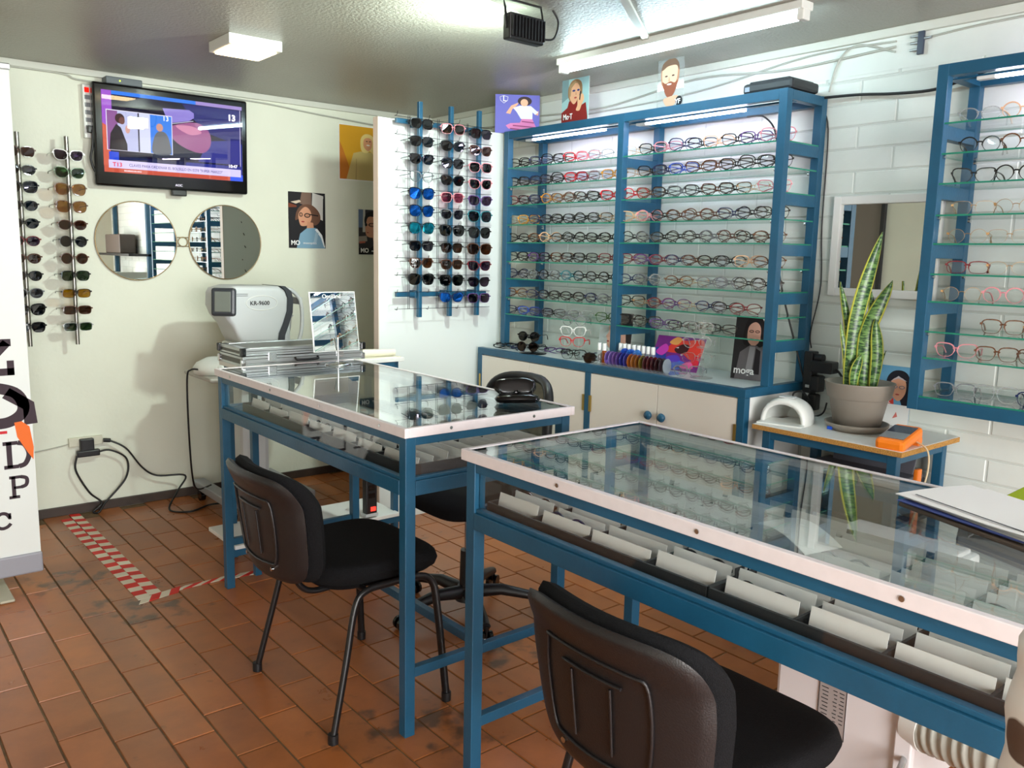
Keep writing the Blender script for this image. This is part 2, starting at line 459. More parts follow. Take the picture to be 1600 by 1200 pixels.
# paint runs and cables pinned along the cornices
WC = mat('grey_white_cable', (176, 178, 168), 0.5)
BC = mat('black_cable', (18, 18, 20), 0.45)
cable('wall_cable', [(.3, YB-.012, 2.315), (1.0, YB-.012, 2.322), (1.15, YB-.012, 2.30), (1.6, YB-.012, 2.312), (2.1, YB-.012, 2.31), (2.5, YB-.012, 2.285), (3.2, YB-.012, 2.25)], .005, WC,
      'grey cable run along the top of the television wall under the cornice')
cable('wall_cable', [(XR-.012, 4.9, 2.27), (XR-.012, 4.2, 2.235), (XR-.012, 3.9, 2.255), (XR-.012, 3.3, 2.24), (XR-.012, 2.7, 2.30), (XR-.012, 2.2, 2.27), (XR-.012, 1.72, 2.286)], .005, WC,
      'upper pale cable sagging along the brick wall behind the posters')
cable('wall_cable', [(XR-.012, 4.9, 2.21), (XR-.012, 4.3, 2.205), (XR-.012, 3.9, 2.215), (XR-.012, 3.4, 2.22), (XR-.012, 2.7, 2.24), (XR-.012, 2.1, 2.31), (XR-.012, 1.72, 2.306)], .004, WC,
      'lower pale cable sagging along the brick wall behind the posters')
cable('wall_cable', [(XR-.014, 1.99, 2.15), (XR-.014, 1.97, 2.24), (XR-.014, 1.93, 2.30), (XR-.014, 1.86, 2.315), (XR-.014, 1.72, 2.266)], .004, WC,
      'pale cable rising from the blue unit top to the cable splitter')
sp = thing('cable_splitter', 'small dark cable splitter with metal plugs high on the white brick wall', 'splitter', (XR-.012, 1.62, 2.285))
MB().box((-.012, -.012, -.045), (.0, .012, .04), bev=.002).build('splitter_body', mat('dark_blue_grey', (52, 60, 78), .4), sp)
for z in (-.025, 0, .025):
    MB().cyl((-.006, .012, z), (-.006, .04, z), .005, n=8).build('plug', ALU, sp)
MB().cyl((-.006, -.012, .012), (-.006, -.04, .012), .005, n=8).build('plug', ALU, sp)
cable('wall_cable', [(XR-.012, 1.58, 2.30), (XR-.012, 1.4, 2.31), (XR-.012, 1.0, 2.315)], .004, WC, 'thin pale cable running right from the cable splitter to the corner')
cable('power_cable', [(3.30, 2.0, 2.125), (3.31, 1.85, 2.12), (3.31, 1.7, 2.105), (3.31, 1.55, 2.10), (3.30, 1.42, 2.125), (3.26, 1.33, 2.135)], .006, BC,
      'black cable slung between the tops of the two blue shelf units')

# ---------------------------------------------------------------- ceiling fittings
WARM = emission('warm_panel_glow', (255, 222, 168), PANEL_STRENGTH)
t = thing('ceiling_light', 'square white surface ceiling light glowing warm, left of the floodlight', 'ceiling light', (1.55, 3.78, ZC))
MB().box((-.12, -.12, -.045), (.12, .12, 0), bev=.004).build('housing', WPLAST, t)
MB().box((-.10, -.10, -.052), (.10, .10, -.044), bev=.002).build('diffuser', WARM, t)
TUBE = emission('tube_glow', (214, 246, 255), TUBE_STRENGTH)
def tube_light(y0, y1, x, label):
    t = thing('tube_light', label, 'tube light', (x, 0, ZC))
    MB().box((-.035, y0-.03, -.03), (.035, y1+.03, 0), bev=.004).build('fitting', WPLAST, t)
    MB().cyl((0, y0, -.048), (0, y1, -.048), .014, n=12).build('tube', TUBE, t)
    for y in (y0-.028, y1): MB().box((-.022, y, -.065), (.022, y+.028, -.02), bev=.004).build('end_cap', WPLAST, t)
tube_light(1.80, 3.02, 2.78, 'long white tube light on the ceiling above the eyeglass shelves')
tube_light(-1.4, -.2, 2.3, 'added white fill tube light on the ceiling behind the photographer')  # unseen tube, added to strengthen the fill from behind the camera
tube_light(-.6, .6, .2, 'added white fill tube light on the ceiling overhead of the photographer')  # another unseen tube above the camera, added as general fill
t = thing('floodlight', 'black square floodlight on the ceiling turned toward the television', 'floodlight', (2.06, 2.46, 2.262))
MB().box((-.082, -.012, -.046), (.082, .03, .046), bev=.006).build('housing', BLACKP, t)
fin = MB()
for i in range(11): fin.box((-.075+i*.015-.002, -.022, -.036), (-.075+i*.015+.002, -.010, .036))
o = fin.build('cooling_fins', BLACKP, t); o['kind'] = 'stuff'
MB().box((-.07, .030, -.038), (.07, .034, .038)).build('lamp_glass', emission('flood_glow', (225, 255, 235), 22), t)
MB().tube([(-.088, .0, -.01), (-.088, .01, .06), (-.088, .02, .095), (.088, .02, .095), (.088, .01, .06), (.088, 0, -.01)], .005, 4).build('bracket', BLACKP, t)
cable('floodlight_cable', [(2.14, 2.46, 2.24), (2.19, 2.45, 2.25), (2.21, 2.45, 2.31), (2.19, 2.46, 2.352)], .004, BC, 'short black cable curling from the floodlight to the ceiling')
tag(MB().box((1.60, 2.12, ZC-.012), (1.62, 2.14, ZC)).add([], []).build('cable_duct', TRIMW), 'thin white cable duct on the ceiling between floodlight and tube light', 'cable duct')
bpy.data.objects['cable_duct'].data = MB().prism([(1.83, 1.90, ZC), (1.845, 1.875, ZC), (2.76, 2.49, ZC), (2.745, 2.515, ZC)], (0, 0, -.012)).mesh('cable_duct', TRIMW)

# ================================================================ BLUE SHELF UNITS
UX0, UX1 = 3.03, 3.325
def glass_plate(name, a, b, parent, edge=GREEN_EDGE, face=SHELFG):
    mb = MB(); mb.box(a, b)
    mb.m = [0, 0, 1, 1, 1, 1]
    return mb.build(name, [face, edge], parent)
STRIP = emission('led_strip_glow', (236, 226, 255), STRIP_STRENGTH)
RUNG_Z = [1.925, 1.722, 1.517, 1.316, 1.116]
SHELF_Z = [1.931, 1.829, 1.728, 1.621, 1.523, 1.418, 1.322, 1.216, 1.122]
def shelf_unit(name, label, ys, z0, ztop, bottom, strips):
    t = thing(name, label, 'display shelf', (0, 0, 0))
    p = .038
    for y in ys:
        for x in (UX0, UX1-p):
            yy = y if y != ys[-1] else y
            MB().box((x, yy-p/2, z0), (x+p, yy+p/2, ztop), bev=.002).build('post', BLUE, t)
        for z in RUNG_Z:
            MB().box((UX0+p, y-p/2+.002, z-.046), (UX1-p, y+p/2-.002, z), bev=.001).build('rung', BLUE, t)
        MB().box((UX0+p, y-p/2, ztop-.04), (UX1-p, y+p/2, ztop-.002), bev=.001).build('rung', BLUE, t)
    for a, b in zip(ys[:-1], ys[1:]):
        for x in (UX0+.001, UX1-p+.001):
            MB().box((x, a+p/2, ztop-.04), (x+p-.002, b-p/2, ztop), bev=.001).build('top_rail', BLUE, t)
            if bottom: MB().box((x, a+p/2, z0), (x+p-.002, b-p/2, z0+.045), bev=.001).build('bottom_rail', BLUE, t)
    if bottom:
        for y in ys: MB().box((UX0+p, y-p/2, z0), (UX1-p, y+p/2, z0+.045), bev=.001).build('rung', BLUE, t)
        glass_plate('glass_shelf', (UX0+.006, ys[0]-.01, z0+.0455), (UX1-.006, ys[-1]+.01, z0+.051), t)
    for i, z in enumerate(SHELF_Z):
        g = glass_plate('glass_shelf', (UX0+.004, ys[0]-.014, z-.006), (UX1-.01, ys[-1]+.014, z), t)
        if i % 2:
            for y in (ys[0]+p/2+.003, ys[-1]-p/2-.009):
                MB().cyl((UX1-.028, y, z-.012), (UX1-.028, y+.010, z-.012), .007, n=10).build('shelf_peg', CHROME, t)
                MB().cyl((UX0+.02, y, z-.012), (UX0+.02, y+.010, z-.012), .007, n=10).build('shelf_peg', CHROME, t)
    for a, b in strips:
        MB().box((3.10, a, ztop-.052), (3.125, b, ztop-.044), bev=.002).build('led_strip', STRIP, t)
        MB().box((3.098, b, ztop-.054), (3.127, b+.06, ztop-.042), bev=.002).build('strip_socket', WPLAST, t)
    for a, b in strips:   # carrier the strip is stuck to
        MB().box((3.10, ys[0], ztop-.043), (3.125, ys[-1], ztop-.036)).build('strip_carrier', BLUE, t); break
    return t
shelf_unit('shelf_unit', 'wide blue metal shelf unit with glass shelves standing on the cream cabinet', [2.012, 2.892, 3.765], .93, 2.13, False, [(2.25, 2.80), (3.08, 3.62)])
shelf_unit('shelf_unit', 'blue metal shelf unit hung on the white brick wall at the right edge', [-.40, .5, 1.392], .93, 2.125, True, [(.6, 1.25), (-.3, .4)])

t = thing('wall_frame', 'blue metal frame with a dark shelf behind the photographer, seen only in the round mirror', 'frame', (0, 0, 0))
for y in (-2.95, -1.45): MB().box((3.28, y-.03, 1.0), (3.325, y+.03, 2.12), bev=.002).build('post', BLUE, t)
MB().box((3.28, -2.98, 2.08), (3.325, -1.42, 2.12)).build('top_rail', BLUE, t)
MB().box((3.05, -2.98, 1.34), (3.325, -1.42, 1.37)).build('shelf_board', BLACKP, t)
MB().box((3.10, -2.70, 1.371), (3.30, -2.0, 1.62), bev=.01).build('storage_box', mat('brown_folder', (84, 72, 64), .5), t)
t = thing('work_desk', 'white work desk behind the photographer, seen only in the left round mirror', 'desk', (0, 0, 0))
MB().box((2.55, -3.0, .72), (3.25, -1.3, .745), bev=.002).build('desk_top', WHITE_LAM, t)
for x in (2.58, 3.18):
    for y in (-2.97, -1.37): MB().box((x, y, 0), (x+.04, y+.04, .72)).build('leg', BLUE, t)
for y, lab in ((-2.6, 'left'), (-1.75, 'right')):
    t = thing('monitor', 'black computer monitor on the %s of the mirrored work desk' % lab, 'monitor', (2.95, y, .746))
    MB().box((-.01, -.25, .10), (.02, .25, .40), bev=.006).build('screen', BLACKG, t)
    MB().box((.0, -.03, .01), (.03, .03, .2)).build('neck', BLACKP, t); MB().box((-.09, -.12, 0), (.09, .12, .012), bev=.004).build('base', BLACKP, t)

# ================================================================ CABINET
t = thing('cabinet', 'long blue framed cabinet with cream doors under the wide shelf unit', 'cabinet', (0, 0, 0))
cx0, cy0, cy1 = 2.882, 2.0, 3.80
MB().box((cx0+.02, cy0+.012, .06), (3.325, cy1, .90)).build('carcass', WHITE_LAM, t)
MB().box((cx0+.036, cy0+.034, .90), (3.325, cy1-.03, .926)).build('worktop', mat('cabinet_worktop', (214, 220, 222), .3), t)
for z0, z1 in ((.893, .93), (.02, .06)):
    MB().box((cx0, cy0-.002, z0), (cx0+.036, cy1+.002, z1), bev=.002).build('front_rail', BLUE, t)
    MB().box((cx0+.036, cy0-.002, z0), (3.325, cy0+.034, z1), bev=.002).build('side_rail', BLUE, t)
for y in (cy0+.016, 2.91, cy1-.016):
    MB().box((cx0, y-.018, 0), (cx0+.036, y+.018, .893), bev=.002).build('post', BLUE, t)
for (a, b) in ((2.037, 2.462), (2.466, 2.89), (2.932, 3.357), (3.361, 3.78)):
    d = MB().box((cx0+.004, a, .065), (cx0+.020, b, .888), bev=.001).build('door', MELA, t)
    if b < 2.9:
        ky = a+.035 if a > 2.4 else b-.04
        MB().lathe([(.0, -.03), (.016, -.028), (.021, -.018), (.016, -.008), (.008, 0), (.008, .004)], n=18).xform(
            Matrix.Translation((cx0+.004, ky, .745)) @ Matrix.Rotation(PI/2, 4, 'Y')).build('knob', BLUE, d)
    hy = a+.002 if a in (2.037, 2.932) else b-.002
    if a in (2.037, 2.932, 3.361) or b in (2.89,):
        MB().box((cx0-.003, hy-.007, .70), (cx0+.005, hy+.007, .78)).build('hinge', BRASS, d)

# ================================================================ DISPLAY COUNTERS
DESKW = WHITE_LAM
def screw(mb, p, axis):
    mb.cyl(p, tuple(Vector(p)+Vector(axis)*.002), .005, n=10)
def counter(label, x0, x1, y0, y1, end_bar_y, leg=.035):
    t = thing('display_counter', label, 'display counter', (0, 0, 0))
    ZT = .957
    for x in (x0, x1-leg):
        for y in (y0, y1-leg):
            MB().box((x, y, 0), (x+leg, y+leg, .928), bev=.002).build('leg', BLUE, t)
    def rail(nm, a, b): MB().box(a, b, bev=.0015).build(nm, BLUE, t)
    for x in (x0, x1-leg):
        rail('top_rail', (x+.002, y0+leg, .902), (x+leg-.004, y1-leg, .928))
        rail('lower_rail', (x-.001, y0+leg, .752), (x+leg-.002, y1-leg, .796))
        rail('rail_lip', (x+.006, y0+leg, .796), (x+leg-.010, y1-leg, .806))
    for y in (y0, y1-leg):
        rail('top_rail', (x0+leg, y+.002, .902), (x1-leg, y+leg-.004, .928))
        rail('lower_rail', (x0+leg, y-.001, .752), (x1-leg, y+leg-.002, .796))
        rail('rail_lip', (x0+leg, y+.006, .796), (x1-leg, y+leg-.010, .806))
    for y in end_bar_y:
        rail('stretcher', (x0+leg, y, .188), (x1-leg, y+leg-.01, .218))
    if y0 > 1: rail('stretcher', (1.555, y0+leg-.01, .188), (1.580, y1-leg, .218))
    MB().box((x0+leg, y0+leg, .755), (x1-leg, y1-leg, .763)).build('bottom_board', DESKW, t)
    # white trim frame around the glass top
    a, b, c, d = x0-.010, x1+.010, y0-.012, y1+.012; w_ = .016
    MB().box((a, c, .929), (a+w_, d, ZT+.001), bev=.002).build('top_trim', COUNTER_TRIM, t)
    MB().box((b-w_, c, .929), (b, d, ZT+.001), bev=.002).build('top_trim', COUNTER_TRIM, t)
    MB().box((a+w_, c, .929), (b-w_, c+w_, ZT+.001), bev=.002).build('top_trim', COUNTER_TRIM, t)
    MB().box((a+w_, d-w_, .929), (b-w_, d, ZT+.001), bev=.002).build('top_trim', COUNTER_TRIM, t)
    s = MB()
    y = c+.14
    while y < d: screw(s, (a, y, .944), (-1, 0, 0)); y += .39
    for x in (a+.16, b-.18): screw(s, (x, c, .944), (0, -1, 0))
    for x in (a+.16, b-.18): screw(s, (x, d-.002, .944), (0, 1, 0))
    o = s.build('screws', CHROME, t)
    glass_plate('glass_top', (a+w_, c+w_, .950), (b-w_, d-w_, .956), t, GREEN_EDGE, SHEET)
    MB().box((x0+.014, y0+leg, .806), (x0+.018, y1-leg, .902)).build('glass_pane', PANE, t)
    MB().box((x1-.018, y0+leg, .806), (x1-.014, y1-leg, .902)).build('glass_pane', PANE, t)
    for y in (y0+.014, y1-.018):
        MB().box((x0+leg, y, .806), (x1-leg, y+.004, .902)).build('glass_pane', PANE, t)
    return t
counter('farther glass topped blue display counter with black chair drawn up beside it', 1.262, 1.905, 2.0, 3.46, [2.0, 3.435])
counter('nearest glass topped blue display counter running out of the right edge', 1.252, 1.905, .04, 1.692, [.04, 1.667])

# ================================================================ EYEWEAR
def outline(shape, n=20):
    out = []
    a, b, e = .0265, .0205, 2.6
    if shape == 'round': a, b, e = .0250, .0240, 2.0
    if shape == 'square': a, b, e = .0280, .0225, 3.4
    if shape == 'rectangular': a, b, e = .0285, .0190, 3.6
    if shape == 'oval': a, b, e = .0275, .0215, 2.3
    if shape == 'cat eye': a, b, e = .0285, .0225, 2.7
    if shape == 'large': a, b, e = .0305, .0260, 3.0
    for i in range(n):
        t = 2*PI*i/n; c, s = math.cos(t), math.sin(t)
        x = a*math.copysign(abs(c)**(2/e), c); z = b*math.copysign(abs(s)**(2/e), s)
        if z < 0: x *= 1-.20*(-z/b)**1.2 * (0.4 if shape in ('round', 'rectangular') else 1)
        if shape == 'cat eye' and z > -b*.2: z += .006*max(0, x/a)**1.5; x += .002*max(0, z/b)
        if shape == 'large' and z > 0: z += .002*x/a
        out.append((x, z))
    return out
def glasses_meshes(shape, frame_m, lens_m, temple_m, thick, fold, big=1.0):
    """front in the local X-Z plane looking to -Y, bridge over the origin, lower rims at z = 0"""
    O = outline(shape); zc = -min(p[1] for p in O)+thick
    r = {}
    mb = MB(); gap = .0345 if shape != 'large' else .0365
    depth = .0042
    for s in (-1, 1):
        n = len(O); ring = []
        for (x, z) in O:
            L = math.hypot(x, z); ux, uz = x/L, z/L
            th = thick*(1.2 if z > 0 else .55)
            for (dr, dy) in ((0, -depth/2), (th, -depth/2), (th, depth/2), (0, depth/2)):
                # gentle face-form curve
                X = (x+ux*dr)*s+gap*s
                ring.append((X, dy+abs(X)**2*1.1, zc+z+uz*dr))
        fs = []
        for i in range(n):
            j = (i+1) % n
            for k in range(4): fs.append((i*4+k, i*4+(k+1) % 4, j*4+(k+1) % 4, j*4+k))
        mb.add(ring, fs, 0, False)
        # end piece
        xo = max(p[0] for p in O)
        mb.box((s*(gap+xo), -.002+gap**2, zc+.006), (s*(gap+xo+.007), .006+.004, zc+.013))
    mb.tube([(-.0095, .0, zc+.007), (-.004, -.001, zc+.0095), (.004, -.001, zc+.0095), (.0095, 0, zc+.007)], max(.0014, thick*.75), 5)
    r['front'] = mb
    for s, nm in ((-1, 'lens_a'), (1, 'lens_b')):
        P = [(x*s+gap*s, abs(x*s+gap*s)**2*1.1, zc+z) for x, z in O]
        if s < 0: P = P[::-1]
        l = MB(); l.prism(P, (0, .0012, 0), 0); r[nm] = l
    xo = gap+max(p[0] for p in O)+.005; ya = .009
    tr = max(.0011, thick*.58)
    for s, nm in ((-1, 'temple_a'), (1, 'temple_b')):
        if fold:
            k = .006 if s < 0 else .011
            pts = [(s*xo, ya, zc+.009), (s*(xo-.012), ya+k, zc+.008), (s*.018, ya+k+.004, zc+.001), (-s*.03, ya+k+.006, zc-.012), (-s*.052, ya+k+.004, max(.003, zc-.024))]
        else:
            pts = [(s*xo, ya, zc+.009), (s*xo, .05, zc+.008), (s*(xo-.002), .095, zc+.006), (s*(xo-.006), .118, zc-.002), (s*(xo-.010), .138, .004)]
        rs = [tr, tr, tr, tr*1.2, tr*1.5]
        P = spline(pts, 3); N = len(P)
        m_ = MB().tube(P, tr, 5, rs=[tr*(1+.5*i/N) for i in range(N)])
        r[nm] = m_
    S = Matrix.Scale(big, 4)
    for q in r.values(): q.xform(S)
    return dict(front=r['front'].mesh('frame', frame_m), lens_a=r['lens_a'].mesh('lens', lens_m), lens_b=r['lens_b'].mesh('lens', lens_m),
                temple_a=r['temple_a'].mesh('temple', temple_m), temple_b=r['temple_b'].mesh('temple', temple_m))
def tort():
    m = mat('tortoise_acetate', (96, 58, 34), .2, noise=.6, nscale=140); return m
FR = dict(
    k=('black', lambda: mat('black_acetate', (16, 16, 18), .18)), t=('tortoise', tort),
    g=('gold wire', lambda: mat('gold_wire', (188, 150, 104), .28, metal=.8)), r=('dark red', lambda: mat('dark_red_acetate', (112, 24, 34), .2)),
    R=('bright red', lambda: mat('bright_red_acetate', (206, 28, 40), .2)), n=('navy', lambda: mat('navy_acetate', (28, 38, 78), .2)),
    b=('blue', lambda: mat('blue_acetate', (60, 92, 190), .2)), c=('clear', lambda: glassy('clear_acetate', (.80, .82, .83), 1.6, .22, (210, 212, 214))),
    p=('pink', lambda: mat('pink_acetate', (214, 140, 148), .25)), v=('purple', lambda: mat('purple_acetate', (92, 62, 120), .2)),
    y=('amber', lambda: mat('amber_acetate', (206, 142, 34), .2)), s=('grey', lambda: mat('grey_acetate', (112, 116, 120), .25)),
    o=('peach', lambda: mat('peach_acetate', (222, 178, 140), .25)), e=('teal', lambda: mat('teal_acetate', (40, 120, 130), .25)),
    w=('white', lambda: mat('white_acetate', (236, 236, 234), .2)), B=('brown', lambda: mat('brown_acetate', (86, 52, 36), .2)),
    G=('green', lambda: mat('green_acetate', (60, 96, 52), .25)), S=('silver wire', lambda: mat('silver_wire', (176, 178, 180), .25, metal=.8)))
LENS_CLEAR = glassy('clear_lens', (.955, .97, .97), .9)
LENS_AR = glassy('coated_lens', (.93, .94, .985), 1.2)
LN = dict(
    c=LENS_CLEAR, a=LENS_AR,
    k=glassy('black_lens', (.03, .03, .035), 1.3), g=glassy('grey_lens', (.14, .13, .16), 1.2), v=glassy('violet_lens', (.20, .13, .20), 1.2),
    B=glassy('brown_lens', (.22, .11, .05), 1.2), t=glassy('tan_lens', (.60, .42, .22), 1.2), G=glassy('green_lens', (.12, .20, .10), 1.2),
    y=glassy('yellow_lens', (.60, .42, .04), 1.2), p=glassy('rose_lens', (.50, .18, .26), 1.2),
    m=mat('blue_mirror_lens', (24, 96, 190), .06, metal=.9, noise=.5, nscale=22), E=mat('green_blue_mirror_lens', (20, 128, 150), .06, metal=.9, noise=.5, nscale=22))
LNAME = dict(c='clear', a='clear', k='black', g='grey', v='violet', B='brown', t='tan', G='green', y='yellow', p='rose', m='blue mirrored', E='green-blue mirrored')
_gm = {}
def eyewear(kind, label, code, shape, lens, loc, rz, fold=True, thin=False, group=None, tilt=0.0, big=1.0, roll_=0.0):
    key = (code, shape, lens, fold, thin, big)
    if key not in _gm:
        fm = FR[code][1]()
        thick = .0010 if (thin or code in 'gS') else (.0030 if kind == 'sunglasses' else .0035)
        _gm[key] = glasses_meshes(shape, fm, LN[lens], fm, thick, fold, big)
    g = _gm[key]
    t = thing(kind, label, kind, loc, group=group)
    t.rotation_euler = (tilt, roll_, rz)
    link('frame', g['front'], t); link('lens', g['lens_a'], t); link('lens', g['lens_b'], t)
    link('temple', g['temple_a'], t); link('temple', g['temple_b'], t)
    return t
ORD = ['zeroth', 'first', 'second', 'third', 'fourth', 'fifth', 'sixth', 'seventh', 'eighth', 'ninth', 'tenth', 'eleventh', 'twelfth', 'thirteenth', 'fourteenth', 'fifteenth', 'sixteenth', 'seventeenth', 'eighteenth', 'nineteenth', 'twentieth']
SN = ['top', 'second', 'third', 'fourth', 'fifth', 'sixth', 'seventh', 'eighth', 'lowest']
ROWS = ['kknkkRpc|gkpnkokvp', 'kknkkRrcy|gknbttkkk', 'rknyttkkR|RtkskBkgp', 'gynkkkkkg|opkttBnkk', 'kktokkkkk|kskkksBkt',
        'kkvktkkkr|rvrntkkot', 'nksksekkk|nsctgsskk', 'tgnkkkkns|kgrvgnkr', 'nbnksc G|kkvkkk']
SHP = {0: ['square', 'square', 'large', 'square'], 1: ['square', 'square', 'large', 'cat eye'], 2: ['cat eye', 'round', 'cat eye', 'cat eye'],
       3: ['round', 'square', 'oval', 'cat eye'], 4: ['oval', 'round', 'round', 'oval'], 5: ['square', 'oval', 'square', 'square'],
       6: ['round', 'round', 'oval', 'round'], 7: ['oval', 'square', 'oval', 'oval'], 8: ['rectangular', 'rectangular', 'square', 'rectangular']}
rn = random.Random(11)
GEN = dict(k='black', t='tortoise', g='gold wire')
for ri, row in enumerate(ROWS):
    L, Rr = row.split('|')
    for bay, s in enumerate((L, Rr)):
        y_hi, y_lo = ((3.70, 2.975), (2.825, 2.062))[bay]
        m = len(s)
        for i, cde in enumerate(s):
            if cde == ' ': continue
            y = y_hi-(y_hi-y_lo)*i/max(1, (9 if ri < 8 else 8)-1)
            if m > 9: y = y_hi-(y_hi-y_lo)*i/(m-1)
            sh = rn.choice(SHP[ri])
            ln = 'a' if rn.random() < .25 else 'c'
            th = math.radians(26+rn.uniform(-5, 5))
            eyewear('eyeglasses', '%s %s eyeglasses, %s from left on %s shelf, %s bay of wide unit' % (
                FR[cde][0], {'large': 'oversized', 'cat eye': 'cat-eye'}.get(sh, sh), ORD[i+1], SN[ri], ('left', 'right')[bay]),
                cde, sh, ln, (UX0+.050+rn.uniform(-.006, .006), y, SHELF_Z[ri]+.0006), -PI/2+th, True, group='eyeglasses on the wide shelf unit', big=1.0)
# right-hand unit: open temples, facing the room a little to the left
ROWS2 = ['coBsk', 'ktkkt', 'kktgk', 'gggog', 'ggoSg', 'rggSg', 'gpgog', 'otgBk', 'ptBgk', 'scnkk']
for ri, row in enumerate(ROWS2):
    z = (SHELF_Z[ri] if ri < 9 else .981)+.0006
    for i, cde in enumerate(row):
        y = 1.29-.135*i-.01*(ri % 2)
        if ri == 7 and i == 0: continue
        sh = [['oval', 'round'], ['round', 'round'], ['cat eye', 'round'], ['square', 'round'], ['round', 'square'], ['rectangular', 'oval'], ['round', 'round'], ['square', 'square'], ['cat eye', 'square'], ['square', 'large']][ri][i % 2]
        eyewear('eyeglasses', '%s %s eyeglasses, %s from left on %s shelf of right-hand unit' % (
            FR[cde][0], {'large': 'oversized', 'cat eye': 'cat-eye'}.get(sh, sh), ORD[i+1], (SN[:8]+['ninth', 'bottom'])[ri]),
            cde, sh, 'c', (UX0+.075, y, z), -PI/2+math.radians(-2+rn.uniform(-7, 7)+18), False, group='eyeglasses on the right-hand shelf unit')

# ================================================================ SUNGLASS RACKS
t = thing('sunglass_rack', 'blue three-pole sunglass rack with black wire grid hung on the white partition', 'display rack', (0, 0, 0))
poles = (2.462, 2.657, 2.843)
for x in poles: MB().box((x-.011, 3.758, 1.115), (x+.011, 3.78, 2.218), bev=.002).build('pole', BLUE, t)
for z in (2.115, 1.235): MB().box((2.33, 3.782, z-.012), (2.92, 3.80, z+.012), bev=.002).build('cross_bar', BLUE, t)
for x in poles:
    for z in (2.115, 1.235): MB().box((x-.018, 3.78, z-.02), (x+.018, PY-.001, z+.02), bev=.002).build('bracket', BLUE, t)
wires = MB()
for x in (2.38, 2.39, 2.56, 2.57, 2.75, 2.757):
    wires.cyl((x, 3.752, 1.16), (x, 3.752, 2.14), .0016, n=5)
for i in range(12):
    z = 2.15-.088*i
    wires.cyl((2.30, 3.752, z-.02), (2.92, 3.752, z-.02), .0014, n=5)
    for x in (2.30, 2.49, 2.68): wires.tube([(x, 3.752, z-.02), (x-.012, 3.71, z-.022), (x-.014, 3.70, z-.005)], .0014, 4)
o = wires.build('wire_grid', mat('black_wire', (30, 32, 38), .4, metal=.6), t); o['kind'] = 'stuff'
PCOL = [['kk', 'kk', 'kk', 'sc', 'km', 'km', 'kE', 'kg', 'BB', 'kk', None],
        ['pB', 'kk', 'kk', 'kk', 'pp', 'sg', 'kk', 'kB', 'BB', 'kk', 'nm'],
        ['kv', 'BB', 'pk', 'pk', 'vv', 'eg', 'kk', 'BB', 'rv', 'kv', 'vv']]
for ci, col in enumerate(PCOL):
    for ri, cc in enumerate(col):
        if not cc: continue
        z = 2.078-.0882*ri-.006*ci
        sh = rn.choice(['large', 'square', 'cat eye']) if not (ci == 0 and ri in (4, 5, 6)) else 'large'
        eyewear('sunglasses', '%s sunglasses, %s lenses, %s down the %s pole of the blue rack' % (
            FR[cc[0]][0], LNAME[cc[1]], ORD[ri+1], ['left', 'middle', 'right'][ci]), cc[0], sh, cc[1],
            (poles[ci]-.004, 3.742, z), math.radians(rn.uniform(-6, 6)-4), False, group='sunglasses on the blue wall rack', big=1.07)
        if ci == 0 and ri == 3:
            pass
for k, (x, lab) in enumerate(((.815, 'left steel sunglass pole on the television wall, half hidden by the banner'), (1.035, 'right steel sunglass pole on the television wall beside the television'))):
    t = thing('sunglass_pole', lab, 'display rack', (x, 4.85, 0))
    MB().cyl((0, 0, .94), (0, 0, 2.0), .0105, n=14).build('pole', STEEL, t)
    for z in (1.05, 1.9): MB().cyl((0, .004, z), (0, YB-4.851, z), .006, n=8).build('wall_arm', STEEL, t)
    hk = MB()
    for i in range(11): hk.tube([(0, -.008, 1.925-.0868*i), (.0, -.02, 1.918-.0868*i), (0, -.024, 1.93-.0868*i)], .002, 4)
    o = hk.build('hooks', STEEL, t)
PC1 = ['BB', 'kk', 'kk', 'kk', 'kk', 'rv', 'BB', 'kk', 'sg', 'kk', 'kk']
PC2 = ['wv', 'GG', 'tt', 'Bt', 'BB', 'kk', 'BB', 'kG', 'ky', 'BB', 'cG']
SH2 = ['cat eye', 'cat eye', 'large', 'large', 'oval', 'round', 'round', 'square', 'rectangular', 'rectangular', 'rectangular']
for ci, col in enumerate((PC1, PC2)):
    for ri, cc in enumerate(col):
        z = 1.878-.0868*ri
        eyewear('sunglasses', '%s sunglasses, %s lenses, %s down the %s steel pole' % (FR[cc[0]][0], LNAME[cc[1]], ORD[ri+1], ['left', 'right'][ci]),
                cc[0], SH2[ri] if ci else rn.choice(['square', 'oval', 'large']), cc[1], ((.815, 1.035)[ci]+.004, 4.832, z), math.radians(4), False,
                group='sunglasses on the two steel poles', big=1.07)

